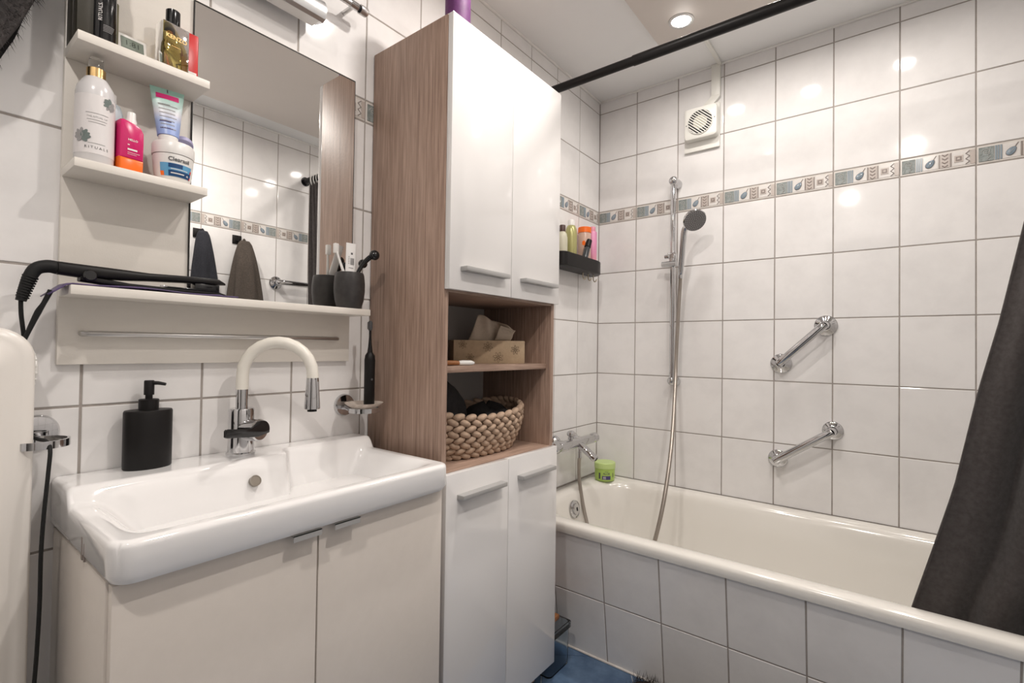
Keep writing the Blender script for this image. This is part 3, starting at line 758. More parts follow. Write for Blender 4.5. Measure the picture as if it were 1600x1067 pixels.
# ------------------------------------------------------------------ radiator at the left edge
ra = thing('radiator', (.08, -2.30, -.35), 'cream-white panel radiator with rounded corners at the left edge', 'radiator')
Trad = frame((.072, -2.31, .13), (0, 1, 0), (0, 0, 1))
b = B(); b.m('radiator_white')
def rad_ring(i, d, r): return [(u, v, d) for u, v in rrect(.470 - 2 * i, 1.018 - 2 * i, max(r - i, .004), 8)]
b.loft([rad_ring(0, 0, .05), rad_ring(0, .020, .05), rad_ring(.004, .026, .05), rad_ring(.016, .029, .05), rad_ring(.024, .029, .052), rad_ring(.036, .041, .06), rad_ring(.060, .043, .07), rad_ring(.075, .036, .07), rad_ring(.085, .036, .07)], True, True, True, Trad); part('front_panel', b, ra, sharp=60)
for y in (-2.50, -2.15):
    b = B(); b.m('radiator_white').box(.002, .072, y - .012, y + .012, .2, .45); part('wall_bracket', b, ra)
    b = B(); b.m('radiator_white').cyl((.05, y, -.375), (.05, y, ZF), .008, n=10); part('pipe', b, ra)
vt = B(); vt.m('white_plastic').tube([(.045, -2.115, .572), (.045, -2.082, .572)], .014, 14); vt.tube([(.045, -2.0895, .572), (.045, -2.083, .572), (.045, -2.070, .572), (.045, -2.0675, .572)], [.022, .026, .026, .020], 24); vv_ = part('thermostat_knob', vt, ra, 'small ribbed white thermostat knob')
for k in range(14):
    t = 2 * PI * k / 14
    b = B(); b.m('white_plastic').box(-.0022, .0022, -.008, .0065, .0250, .0285, .0008, 1, frame((.045, -2.076, .572), (math.cos(t), 0, -math.sin(t)), (0, 1, 0)) @ Matrix.Identity(4)); part('knob_rib', b, vv_)

# ------------------------------------------------------------------ hair straightener with cord
hs = thing('hair_straightener', (.07, -1.92, .713), 'black hair straightener with a ribbed cable guard on the lowest shelf', 'hair straightener')
def arm(pts, hw, hh, m_='black_satin'):
    """flat rounded bar along pts; hw half width (x), hh half height (z)"""
    q = B(); q.m(m_); rings = []
    for (p, a, c) in zip(pts, hw, hh):
        rings.append([(p[0] + a * math.copysign(abs(math.cos(t)) ** .6, math.cos(t)), p[1], p[2] + c * math.copysign(abs(math.sin(t)) ** .6, math.sin(t))) for t in [2 * PI * k / 16 for k in range(16)]])
    q.loft(rings, True, True, True); return q
X1 = .066
b = arm([(X1, -2.048, .742), (X1, -2.02, .7405), (X1, -1.96, .7405), (X1, -1.92, .7415), (X1, -1.86, .7445), (X1, -1.80, .7455), (X1, -1.785, .743)], [.013, .015, .0155, .016, .016, .0135, .003], [.011, .0115, .010, .0075, .0068, .0060, .002]); part('upper_arm', b, hs)
b = arm([(X1, -2.02, .7285), (X1, -1.95, .7215), (X1, -1.90, .7205), (X1, -1.80, .7205), (X1, -1.782, .7190)], [.012, .014, .016, .0135, .003], [.006, .0048, .0048, .0045, .002]); part('lower_arm', b, hs)
b = B(); b.m('black_gloss').box(X1 - .012, X1 + .012, -1.892, -1.80, .7248, .7275, .001); b.box(X1 - .012, X1 + .012, -1.845, -1.80, .7275, .7385, .001); part('heating_plate', b, hs)
b = B(); b.m('chrome').box(X1 + .013, X1 + .0165, -1.905, -1.893, .7255, .7275, .0006); part('metal_clip', b, hs)
b = B(); b.m('black_gloss').lathe([(.010, 0), (.010, .004), (.008, .006)], (0, 0, 0), 24, frame((X1 + .0135, -2.008, .733), (0, 1, 0), (0, 0, 1))); part('hinge_disc', b, hs)
gp = [(X1, -2.048, .742), (X1, -2.060, .743), (X1, -2.0735, .737), (X1, -2.081, .722), (X1, -2.086, .704), (X1, -2.0905, .683)]
b = B(); b.m('black_rubber').tube(gp, [.011, .0108, .0100, .0090, .0080, .0068], 14, True, 4); gd = part('cable_guard', b, hs)
for k in range(9):
    t = k / 9; p = Vector((X1, -2.080 - .0095 * t, .7235 - .037 * t)); q_ = p + Vector((0, -.0006, -.0020)); rr_ = .0098 - .0022 * t
    b = B(); b.m('black_rubber').tube([p, q_], rr_ + .0006, 14); part('guard_rib', b, gd)
b = B(); b.m('black_rubber').tube([(X1, -2.0905, .684), (.062, -2.089, .66), (.055, -2.084, .62), (.046, -2.082, .58), (.040, -2.088, .53), (.040, -2.086, .49), (.050, -2.072, .462), (.070, -2.066, .457), (.092, -2.060, .456), (.112, -2.058, .445), (.116, -2.060, .41), (.116, -2.064, .34), (.116, -2.066, .28), (.116, -2.066, .20), (.116, -2.068, .12), (.116, -2.071, .03), (.112, -2.065, -.06), (.108, -2.060, -.2), (.10, -2.06, -.40), (.11, -2.09, ZF + .004), (.20, -2.14, ZF + .004)], .0030, 8, True, 5); part('power_cord', b, hs)
b = B(); b.m('purple_cloth')
def pouch(u, v):
    y = -2.062 + .292 * u; x = .032 + .064 * v
    z = .7142 + .0030 * (math.sin(11 * u + 3 * v) * .5 + .5) * (1 if u < .9 else .3)
    if y < -2.037: z -= (-2.037 - y) * .9
    return Vector((x, y, z))
b.grid(pouch, 40, 10); pc = solo('heat_pouch', b, 'thin purple cloth pouch lying under the hair straightener', 'pouch', sharp=180)
md = pc.modifiers.new('thickness', 'SOLIDIFY'); md.thickness = .0022; md.offset = 1
b = B(); b.m('black_rubber').tube([(.085, -2.058, .702), (.084, -2.066, .680), (.080, -2.072, .665), (.072, -2.082, .632), (.060, -2.090, .60), (.05, -2.096, .55)], [.0040, .0034, .0045, .0034, .0030, .003], 8, True, 4); part('pouch_strap', b, pc)

# ------------------------------------------------------------------ cup with toothpaste
cup = thing('toothbrush_cup', (.070, -1.488, .713), 'dark stoneware cup at the right end of the lowest shelf', 'cup')
b = B(); b.m('stone_black').lathe([(.028, 0), (.0305, .003), (.036, .022), (.0385, .045), (.0385, .065), (.0365, .086), (.0345, .0925), (.0325, .0915), (.0345, .075), (.035, .04), (.027, .006)], (.070, -1.488, .7132), 40); part('cup_body', b, cup)
def tubep(name, base, top, w0, w1, label, fx):
    t = thing(name, base, label, 'toothpaste')
    a, c = Vector(base), Vector(top); d_ = (c - a).normalized(); u_ = Vector(fx); u_ = (u_ - d_ * u_.dot(d_)).normalized(); n_ = u_.cross(d_); L = (c - a).length
    q = B(); q.m('paper_white'); rings = []
    for s_, ww, tt in ((0, .006, .006), (.10, .008, .008), (.16, w0, .009), (.6, (w0 + w1) / 2, .006), (1, w1, .0008)):
        rings.append([a + d_ * (L * s_) + u_ * (ww * math.cos(k * PI / 8)) + n_ * (tt * math.sin(k * PI / 8)) for k in range(16)])
    q.loft(rings, True, True, True); part('tube_body', q, t)
    q = B(); T2 = frame(a + d_ * L * .72 + n_ * .0052, u_, d_)
    tilt = math.atan2(.0052, L * .4)
    F = lambda u, v: a + d_ * (L * .72 + v) + u_ * u + n_ * (.0006 + .0056 * max(0, (1 - (.72 * L + v) / L) / .4) + .0004)
    q.m('ink')
    for k in range(9): patch(q, F, -.002 + k * .0011, -.002 + k * .0011 + .0005, -.016, .004, 1, 1)
    patch(q, F, -.001, .004, .014, .020, 1, 1)
    q.m('ink_soft')
    for k in range(5): patch(q, F, -.0075, -.004, -.014 + k * .005, -.012 + k * .005, 1, 1)
    patch(q, F, -.006, .006, -.026, -.024, 1, 1)
    part('printed_text', q, t)
tubep('toothpaste_tube', (.078, -1.494, .724), (.043, -1.466, .890), .0125, .0135, 'white toothpaste tube standing in the dark cup', (.35, .94, 0))
tbr = thing('toothbrush', (.070, -1.50, .722), 'thin white toothbrush leaning towards the mirror in the dark cup', 'toothbrush')
b = B(); b.m('white_plastic').tube([(.078, -1.478, .722), (.060, -1.492, .79), (.044, -1.503, .845), (.040, -1.506, .862)], [.004, .0042, .003, .0026], 10, True, 4); part('handle', b, tbr)
b = B(); b.m('white_plastic').box(.031, .041, -1.513, -1.501, .858, .884, .002); part('brush_head', b, tbr)
b = B(); b.m('black_gloss').tube([(.060, -1.478, .722), (.066, -1.468, .79), (.072, -1.456, .825), (.082, -1.444, .846), (.090, -1.438, .854)], [.005, .005, .0055, .0065, .007], 12, True, 5)
fr = thing('face_roller', (.06, -1.478, .722), 'glossy black face roller with round ends leaning out of the cup', 'face roller'); part('handle', b, fr)
b = B(); b.m('black_gloss').ball((.098, -1.433, .858), .0135, 18, 10); part('roller_ball', b, fr)
b = B(); b.m('black_gloss').ball((.058, -1.440, .838), .0120, 18, 10).tube([(.072, -1.454, .828), (.064, -1.446, .834)], .005, 8); part('roller_ball', b, fr)

# ------------------------------------------------------------------ bottles on the middle shelf
TH = math.atan2(-.22, 1.12)
ZM = .9262
lo = thing('lotion_bottle', (.066, -2.004, ZM), 'white pump lotion bottle with a flower label and gold collar', 'bottle')
r = .0275; c = (.066, -2.004, ZM)
b = B(); b.m('white_bottle').lathe([(r - .002, 0), (r, .003), (r, .125), (r - .002, .137), (r - .008, .148), (.016, .154), (.0125, .156)], c, 40); part('bottle_body', b, lo)
b = B(); b.m('label_white'); fn = wrap(c[0], c[1], c[2], r + .0003, TH); patch(b, fn, -.042, .042, .016, .118, 24, 1); lab = part('label_wrap', b, lo)
fn = wrap(c[0], c[1], c[2], r + .0007, TH)
b = B(); b.m('ink'); add_text(b, 'R I T U A L S', .0062, lambda u, v: fn(u + .003, v + .026)); b.m('ink_soft'); add_text(b, 'THE RITUAL OF', .0042, lambda u, v: fn(u + .003, v + .079))
for k, (w_, v_) in enumerate(((.016, .085), (.014, .0735), (.012, .069), (.012, .033))): patch(b, fn, .003 - w_, .003 + w_, v_, v_ + .0009, 8, 1)
part('lettering', b, lo, kind='stuff')
def lotus(b, u0, v0, s_, rot=0):
    for k, (a, L) in enumerate(((90, 1.), (60, .95), (120, .95), (35, .85), (145, .85), (75, .7), (105, .7), (10, .8), (170, .8), (-35, .6), (215, .55))):
        a_ = math.radians(a + rot)
        q = []
        for i in range(10):
            t = 2 * PI * i / 10; x_ = s_ * L * (.5 - .5 * math.cos(t)); y_ = s_ * .20 * math.sin(t)
            q.append((u0 + x_ * math.cos(a_) - y_ * math.sin(a_), v0 + x_ * math.sin(a_) + y_ * math.cos(a_)))
        b.m('ink_green' if k % 2 else 'ink_soft')
        b._fin([b.bm.faces.new([b.bm.verts.new(fn(u, v) + Vector((.00006 * k, 0, 0))) for u, v in q])])
b = B(); lotus(b, -.0185, .041, .0175); lotus(b, .0235, .110, .0150, 150); part('flower_print', b, lo, kind='stuff')
b = B(); b.m('gold').lathe([(.0135, .155), (.0135, .171), (.012, .172)], c, 28); part('gold_collar', b, lo)
b = B(); b.m('clear_plastic').lathe([(.0105, .172), (.0105, .187), (.0095, .190)], c, 24); part('clear_cap', b, lo)
b = B(); b.m('blue_bottle_print').lathe([(.019, 0), (.020, .003), (.020, .115), (.016, .128), (.010, .132)], (.036, -1.9775, ZM), 28)
bl_ = thing('shampoo_bottle', (.036, -1.9775, ZM), 'pale blue and dark violet bottle behind the lotion bottle', 'bottle'); part('bottle_body', b, bl_)
b = B(); b.m('white_plastic').lathe([(.010, .132), (.010, .148), (.009, .149)], (.036, -1.9775, ZM), 20); part('cap', b, bl_)
mg = thing('sunscreen_bottle', (.070, -1.955, ZM), 'flat magenta and orange bottle with a white cap', 'bottle')
Tm = frame((.070, -1.9555, ZM), (-.12, 1, 0), (0, 0, 1))
ol = [(-.0185, .026), (.0185, .026), (.0195, .06), (.0190, .078), (.014, .0875), (.006, .0915), (-.013, .0960), (-.0175, .094), (-.0185, .088)]
b = B(); b.m('magenta').prism(ol, Tm, -.013, .013, .004); part('bottle_body', b, mg)
b = B(); b.m('orange').prism([(-.0183, 0), (.0183, 0), (.0188, .027), (-.0186, .027)], Tm, -.0131, .0131, .004); part('orange_base', b, mg)
b = B(); b.m('white_plastic').lathe([(.0085, .084), (.0085, .098), (.0068, .104), (.0068, .112), (.0060, .114)], (.070, -1.953, ZM), 20); part('cap', b, mg)
b = B(); b.m('print_white'); add_text(b, 'HELLO', .0050, lambda u, v: Tm @ Vector((u + .001, v + .060, .0134)), True); patch(b, lambda u, v: Tm @ Vector((u, v, .0134)), -.007, .008, .0410, .0440, 1, 1)
patch(b, lambda u, v: Tm @ Vector((u, v, .0134)), -.007, -.004, .0500, .0515, 1, 1)
patch(b, lambda u, v: Tm @ Vector((u, v, .0134)), -.007, .012, .0365, .0371, 1, 1); patch(b, lambda u, v: Tm @ Vector((u, v, .0134)), -.007, .007, .0335, .0340, 1, 1); part('lettering', b, mg, kind='stuff')
cj = thing('cream_jar', (.066, -1.884, ZM), 'white cream jar with a blue label, under the mint tube', 'jar')
c = (.066, -1.884, ZM); r = .0335
b = B(); b.m('white_plastic').lathe([(.024, 0), (.027, .003), (.031, .018), (.0335, .045), (.0335, .052)], c, 40); part('jar_body', b, cj)
b = B(); b.m('white_plastic').lathe([(.0345, .053), (.0350, .056), (.0350, .072), (.0325, .077), (.0200, .0785)], c, 40); part('lid', b, cj)
def jr(v): return (.027 + .004 * (v - .003) / .015 if v < .018 else .031 + .0025 * (v - .018) / .027 if v < .045 else .0335) + .0005
fj = lambda u, v, d=0.: Vector((c[0] + (jr(v) + d) * math.cos(TH + .02 + u / .0335), c[1] + (jr(v) + d) * math.sin(TH + .02 + u / .0335), c[2] + v))
b = B(); b.m('sky_blue'); patch(b, fj, -.027, .032, .010, .034, 20, 3); lb_ = part('blue_label', b, cj)
b = B(); b.m('ink'); add_text(b, 'Clearasil', .0105, lambda u, v: fj(u + .006, v + .0418, .0003), True)
b.m('navy'); patch(b, lambda u, v: fj(u, v, .0003), -.012, .030, .0105, .021, 12, 2); patch(b, lambda u, v: fj(u, v, .0003), -.012, .012, .026, .0335, 8, 1)
b.m('orange'); patch(b, lambda u, v: fj(u, v, .0003), -.027, -.020, .010, .018, 4, 1); b.m('red_pack'); patch(b, lambda u, v: fj(u, v, .0005), .0285, .032, .010, .027, 2, 1)
b.m('print_white'); patch(b, lambda u, v: fj(u, v, .0006), -.008, .022, .0230, .0242, 8, 1); patch(b, lambda u, v: fj(u, v, .0006), -.008, .016, .0150, .0170, 8, 1); add_text(b, '4h', .0052, lambda u, v: fj(u + .023, v + .0150, .0006), True)
part('lettering', b, cj, kind='stuff')
tu = thing('face_wash_tube', (.066, -1.890, ZM + .0787), 'mint to blue squeeze tube standing on the cream jar', 'tube')
c = Vector((.066, -1.893, ZM + .0787)); top = Vector((.060, -1.895, 1.1115)); ax = (top - c).normalized(); uu = Vector((.18, 1, 0)).normalized(); nn = uu.cross(ax); L = (top - c).length
b = B(); b.m('white_plastic').lathe([(.0155, 0), (.0162, .002), (.0160, .012), (.015, .013)], c, 28); part('cap', b, tu)
def tpr(s_): return (.0175 + .0105 * s_, .0165 * (1 - s_) ** .8 + .0008)
b = B(); b.m('tube_print').loft([[c + ax * (.0125 + (L - .0125) * s_) + uu * (tpr(s_)[0] * math.cos(k * PI / 12)) + nn * (tpr(s_)[1] * math.sin(k * PI / 12)) for k in range(24)] for s_ in (0, .2, .4, .6, .8, .93, 1)], True, True, True); part('tube_body', b, tu)
def ft(u, v):
    s_ = (v - .0125) / (L - .0125); a_, d_ = tpr(s_); q = max(-.98, min(.98, u / a_))
    return c + ax * v + uu * u + nn * (d_ * math.sqrt(1 - q * q) + .0004)
b = B(); b.m('print_pink'); patch(b, ft, -.019, .018, L - .022, L - .012, 10, 2); b.m('ink'); patch(b, ft, -.0008, .0008, L - .008, L - .001, 1, 1)
b.m('ink_soft')
for k in range(7): patch(b, ft, -.016 + .0006 * k, (.012 if k % 3 else .015) - .0006 * k, L - .036 - k * .0078, L - .0345 - k * .0078, 6, 1)
b.m('violet_print'); patch(b, ft, -.0145, .004, L - .0695, L - .0675, 6, 1); patch(b, ft, -.0135, .006, L - .0835, L - .0815, 6, 1)
b.m('band_green'); patch(b, ft, -.0165, .003, L - .034, L - .0325, 5, 1); part('printed_text', b, tu)
b = B(); b.m('lilac').lathe([(.020, 0), (.021, .002), (.021, .008), (.018, .010)], (0, 0, 0), 28, frame((.0375, -1.861, 1.0165), (1, 0, .55), (0, 1, 0)))
solo('jar_lid', b, 'small lilac lid tilted behind the mint tube', 'lid')

# ------------------------------------------------------------------ top shelf
ZT = 1.1402
def carton(name, x0, x1, y0, y1, z1, m_, label, m2=None):
    t = thing(name, ((x0 + x1) / 2, (y0 + y1) / 2, ZT), label, 'box')
    b = B(); b.m(m_).box(x0, x1, y0, y1, ZT, z1, .0008); part('carton', b, t)
    b = B(); b.m(m2 or m_).box(x0 + .001, x1 - .001, y0 + .001, y1 - .001, z1, z1 + .0015); part('flap', b, t)
carton('perfume_box', .020, .060, -2.0365, -2.0225, 1.262, 'olive_dark', 'narrow near-black box at the left end of the top shelf')
carton('perfume_box', .024, .066, -2.021, -1.974, 1.231, 'olive_card', 'olive green box behind the black spray can')
carton('perfume_box', .062, .090, -2.036, -2.014, 1.30, 'olive_dark', 'tall dark olive box left of the black spray can', 'olive_card')
sc = thing('spray_can', (.082, -1.998, ZT), 'black spray can with upright white lettering on the top shelf', 'spray can')
c = (.0815, -1.9985, ZT); r = .0175
b = B(); b.m('black_gloss').lathe([(r - .001, 0), (r, .002), (r, .155), (r - .003, .165), (.010, .170)], c, 36); part('can_body', b, sc)
b = B(); b.m('black_satin').lathe([(.0135, .168), (.0135, .192), (.012, .194)], c, 24); part('cap', b, sc)
fc = wrap(c[0], c[1], c[2], r + .0004, TH)
b = B(); b.m('print_white'); add_text(b, 'RITUALS.', .0080, lambda u, v: fc(-v - .005, u + .049))
b.m('ink_soft')
for k in range(5): patch(b, fc, -.001, .016 - .001 * k, .0265 - k * .0026, .0272 - k * .0026, 6, 1)
part('lettering', b, sc, kind='stuff')
ck = thing('digital_clock', (.055, -1.950, ZT), 'small white digital clock with a grey screen on the top shelf', 'clock')
Tk = frame((.066, -1.951, ZT), (-.10, 1, 0), (-.28, 0, 1))
b = B(); b.m('white_plastic').prism(rrect(.046, .050, .004, 4, 0, .0255), Tk, -.008, 0, .0012); part('case', b, ck)
b = B(); b.m('lcd').prism(rrect(.036, .034, .001, 3, 0, .0275), Tk, 0, .0004); part('screen', b, ck)
b = B(); b.m('lcd_ink'); add_text(b, '1:81', .0150, lambda u, v: Tk @ Vector((u, v + .033, .0007)));
for k in range(4): patch(b, lambda u, v: Tk @ Vector((u, v, .0007)), -.015, .015, .0215 - k * .0024, .0222 - k * .0024, 1, 1)
part('digits', b, ck)
b = B(); b.m('white_plastic').tube([(.052, -1.951, ZT + .030), (.038, -1.951, ZT + .001)], .002, 8); part('rear_stand', b, ck)
pf = thing('perfume_bottle', (.068, -1.888, ZT), 'square amber glass perfume bottle with a black cap', 'perfume bottle')
Tp = frame((.0825, -1.8885, ZT), (-.14, 1, 0), (0, 0, 1))
b = B(); b.m('amber_glass').box(-.0235, .0235, .0005, .093, -.030, 0, .0022, 2, Tp); part('glass_body', b, pf)
b = B(); b.m('amber_glass').box(-.0180, .0180, .008, .082, -.025, -.005, .004, 2, Tp); part('perfume_liquid', b, pf)
cc = Tp @ Vector((0, .093, -.015))
b = B(); b.m('black_gloss').lathe([(.0115, .0), (.012, .002), (.012, .030), (.0110, .031)], cc, 28); part('cap', b, pf)
b = B(); b.m('gold').lathe([(.007, -.002), (.007, .001)], cc, 16); part('neck', b, pf)
b = B(); b.m('gold'); add_text(b, "KENZO", .0110, lambda u, v: Tp @ Vector((u, v + .066, .0005)), True); patch(b, lambda u, v: Tp @ Vector((u, v, .0005)), -.008, .008, .049, .0497, 1, 1); part('lettering', b, pf, kind='stuff')
b = B(); b.m('red_pack').box(.022, .050, -1.868, -1.8385, ZT, 1.249, .003, 3); rp_ = solo('red_pack', b, 'glossy red pack behind the perfume bottle', 'pack')
b = B(); b.m('print_white').box(.0501, .0504, -1.858, -1.842, ZT + .012, ZT + .030); part('printed_patch', b, rp_)

# ------------------------------------------------------------------ shower rail, hand shower, hose
rl = thing('shower_rail', (.40, -.05, .477), 'chrome riser rail with slider on the shower wall', 'shower rail')
RX, RY = .400, -.052
b = B(); b.m('chrome').tube([(RX, RY, .470), (RX, RY, 1.385)], .0115, 18); part('rail_tube', b, rl)
for z in (.478, 1.378):
    b = B(); b.m('chrome').lathe([(.022, .0005), (.022, .02), (.018, .030), (.014, .045)], (0, 0, 0), 24, frame((RX, 0, z), (1, 0, 0), (0, 0, 1))).ball((RX, RY, z + .004), .0205, 20, 12); part('end_bracket', b, rl)
b = B(); b.m('chrome').lathe([(.0165, 0), (.0165, .05)], (RX, RY, .998), 20); b.box(RX - .020, RX + .016, RY - .016, RY + .012, 1.030, 1.056, .003); b.cyl((RX - .020, RY, 1.042), (RX - .036, RY, 1.042), .009, n=14); sl_ = part('slider', b, rl)
b = B(); b.m('chrome').tube([(RX - .044, RY - .012, 1.006), (RX + .022, RY - .018, 1.006)], .0125, 20); part('shower_cradle', b, sl_)
hh = thing('hand_shower', (.45, -.09, .98), 'chrome hand shower with a grey round face in the rail cradle', 'hand shower')
HB, HN = Vector((.444, -.078, .952)), Vector((.470, -.118, 1.120))
b = B(); b.m('chrome').tube([HB, HB.lerp(HN, .1), HB.lerp(HN, .5), HN, HN + Vector((.010, -.010, .025))], [.0095, .0115, .0125, .0135, .012], 16, True, 4); part('handle', b, hh)
hc = Vector((.521, -.135, 1.168)); hn = Vector((.52, -.62, -.60)).normalized()
Th = frame(hc, Vector((0, 0, 1)).cross(hn), hn.cross(Vector((0, 0, 1)).cross(hn)))
b = B(); b.m('chrome').lathe([(.012, -.028), (.030, -.024), (.046, -.010), (.0485, 0), (.046, .004)], (0, 0, 0), 36, Th); part('head_shell', b, hh)
b = B(); b.m('head_face').lathe([(.0455, .004), (.045, .006), (.02, .0068)], (0, 0, 0), 36, Th); fc_ = part('spray_face', b, hh, 'dark grey spray face dotted with nozzles')
nb = B(); nb.m('nozzle')
for rr_, n_ in ((.008, 6), (.016, 12), (.024, 18), (.032, 24), (.039, 28)):
    for k in range(n_):
        t = 2 * PI * k / n_
        nb.lathe([(.0014, .0058), (.0011, .0084)], (rr_ * math.cos(t), rr_ * math.sin(t), 0), 6, Th)
part('nozzle_set', nb, fc_, kind='stuff')
hsx = thing('shower_hose', (.3, -.3, -.38), 'steel shower hose looping from tub tap through the tub to the hand shower', 'shower hose')
hp = [(.072, -.292, .140), (.066, -.288, .10), (.072, -.29, .02), (.112, -.305, -.12), (.20, -.34, -.30), (.33, -.40, -.385), (.425, -.435, -.27), (.477, -.375, -.02), (.472, -.255, .22), (.437, -.115, .45), (.427, -.075, .60), (.436, -.068, .85), (.444, -.0775, .95)]
b = B(); b.m('hose_steel').tube(hp, .0080, 12, True, 14); part('metal_hose', b, hsx)
b = B(); b.m('chrome').tube([(.072, -.292, .158), (.072, -.292, .132)], .0095, 14); part('hose_nut', b, hsx)
b = B(); b.m('chrome').tube([(.444, -.0775, .935), (.4445, -.078, .958)], .0092, 14); part('hose_nut', b, hsx)

# ------------------------------------------------------------------ tub mixer tap
tm = thing('tub_mixer_tap', (.06, -.32, .12), 'chrome wall-mounted bath mixer tap above the head of the tub', 'bath tap')
zt = .205; xt = .072
b = B(); b.m('chrome').box(xt - .020, xt + .022, -.475, -.185, zt - .020, zt + .018, .010, 4); part('mixer_body', b, tm)
for y in (-.395, -.245):
    b = B(); b.m('chrome').lathe([(.032, .0005), (.031, .008), (.024, .020), (.014, .026), (.014, .06)], (0, 0, 0), 24, frame((0, y, zt), (0, 1, 0), (0, 0, 1))); part('wall_union', b, tm)
b = B(); b.m('chrome').tube([(xt, -.475, zt), (xt, -.492, zt), (xt, -.520, zt), (xt, -.525, zt)], [.022, .026, .026, .02], 22); part('temperature_handle', b, tm)
b = B(); b.m('chrome').tube([(xt, -.185, zt), (xt, -.176, zt), (xt, -.150, zt), (xt, -.146, zt)], [.018, .023, .023, .018], 22).ball((xt + .020, -.160, zt - .004), .007, 10, 6); part('flow_handle', b, tm)
b = B(); b.m('chrome').cyl((xt, -.372, zt + .016), (xt, -.372, zt + .032), .009, n=14).ball((xt, -.372, zt + .044), .0185, 18, 10, (1, 1, .8)); part('diverter_knob', b, tm)
so = Vector((xt + .010, -.318, zt - .004)); se = Vector((.168, -.318, .142))
T3 = frame(so, se - so, (0, 1, 0))
b = B(); b.m('chrome').box(0, (se - so).length, -.018, .018, -.012, .011, .006, 3, T3); b.m('dark_hole').lathe([(.009, 0), (.009, .001)], (0, 0, 0), 16, frame(se + (se - so).normalized() * .0004 , (0, 1, 0), (-.6, 0, -1))); part('spout', b, tm)
b = B(); b.m('chrome').cyl((xt, -.292, zt - .018), (xt, -.292, .158), .008, n=14); part('hose_outlet', b, tm)

# ------------------------------------------------------------------ grab bars
def grab(org, u, v, a, c, label, out=.060, rf=.039, rb=.0155, group='chrome grab bars'):
    """a, c: wall points (u,v) of the two flanges"""
    F = frame(org, u, v)
    P_ = lambda q, w: F @ Vector((q[0], q[1], w))
    t = thing('grab_bar', tuple(P_(((a[0] + c[0]) / 2, min(a[1], c[1])), 0)), label, 'grab bar', group)
    d_ = Vector((c[0] - a[0], c[1] - a[1])).normalized()
    A2 = (a[0] + d_.x * .022, a[1] + d_.y * .022); C2 = (c[0] - d_.x * .022, c[1] - d_.y * .022)
    b = B(); b.m('chrome').tube([P_(a, .003), P_(a, out * .6), P_((a[0] + d_.x * .006, a[1] + d_.y * .006), out * .88), P_(A2, out), P_(C2, out), P_((c[0] - d_.x * .006, c[1] - d_.y * .006), out * .88), P_(c, out * .6), P_(c, .003)], rb, 16, True, 5); part('bar', b, t)
    for q in (a, c):
        b = B(); b.m('chrome').lathe([(rf, .0005), (rf, .005), (rf - .004, .010), (rb + .006, .014), (rb + .001, .020)], (0, 0, 0), 32, F @ Matrix.Translation((q[0], q[1], 0))); part('flange', b, t)
grab((0, 0, 0), (1, 0, 0), (0, 0, 1), (.826, .572), (.978, .722), 'upper diagonal chrome grab bar on the shower wall')
grab((0, 0, 0), (1, 0, 0), (0, 0, 1), (.816, .190), (1.002, .322), 'lower diagonal chrome grab bar on the shower wall', .057, .035)
grab((W, 0, 0), (0, -1, 0), (0, 0, 1), (.42, .985), (.800, .985), 'level chrome grab bar on the wall seen in the mirror', .06, .038)

# ------------------------------------------------------------------ extractor fan, duct and caddy
fan = thing('extractor_fan', (.51, 0, 1.51), 'square white extractor fan with a round slotted grille', 'fan')
Tf = frame((.511, 0, 1.615), (1, 0, 0), (0, 0, 1))
b = B(); b.m('fan_white').prism(rrect(.152, .196, .004, 3, -.002, -.008), Tf, .0005, .012, .002); part('back_plate', b, fan)
b = B(); b.m('fan_white').prism(rrect(.140, .140, .016, 5, .002, .006), Tf, .012, .047, .008); part('housing', b, fan)
b = B(); b.m('dark_hole').lathe([(.0515, .047), (.0515, .0478)], (.002, .006, 0), 40, Tf); gr_ = part('grille_opening', b, fan, 'dark round opening behind the slats')
b = B(); b.m('fan_inner').lathe([(.030, .0478), (.030, .0486)], (.002, .006, 0), 28, Tf); part('motor_disc', b, gr_)
b = B(); b.m('fan_white').lathe([(.0510, .047), (.0540, .047), (.0535, .0515), (.0510, .0515)], (.002, .006, 0), 40, Tf, False, False); part('grille_ring', b, gr_)
ca_, sa_ = math.cos(math.radians(-40)), math.sin(math.radians(-40))
for k in range(-5, 6):
    o_ = k * .0094; half = math.sqrt(max(0, .0518 ** 2 - o_ ** 2))
    Ts = Tf @ Matrix.Translation((.002, .006, 0)) @ Matrix.Rotation(math.radians(-42), 4, 'Z')
    b = B(); b.m('fan_white').box(-half, half, o_ - .0021, o_ + .0021, .0482, .0515, .0006, 1, Ts); part('slat', b, gr_)
for u, v in ((-.058, .002), (.062, .012)):
    b = B(); b.m('dark_hole').lathe([(.0022, .0465), (.0022, .0475)], (u, v, 0), 10, Tf); part('screw', b, fan)
dt = thing('cable_duct', (.568, 0, 1.70), 'white cable duct from the ceiling down to the extractor fan', 'cable duct')
b = B(); b.m('fan_white').box(.550, .587, -.016, -.0005, 1.735, ZC - .001, .0015); part('upright_duct', b, dt)
b = B(); b.m('fan_white').prism([(.550, 1.7352), (.587, 1.7352), (.587, 1.728), (.549, 1.691), (.508, 1.691), (.508, 1.698)], frame((0, -.0005, 0), (1, 0, 0), (0, 0, 1)), 0, .0155, .001); part('slanted_duct', b, dt)
b = B(); b.m('fan_white').box(.578, .592, -.30, -.006, ZC - .012, ZC - .0005, .001); part('ceiling_duct', b, dt)
cdy = thing('shower_caddy', (.045, -.29, .975), 'black plastic caddy tray on the tiles beside the tall cabinet', 'shower caddy')
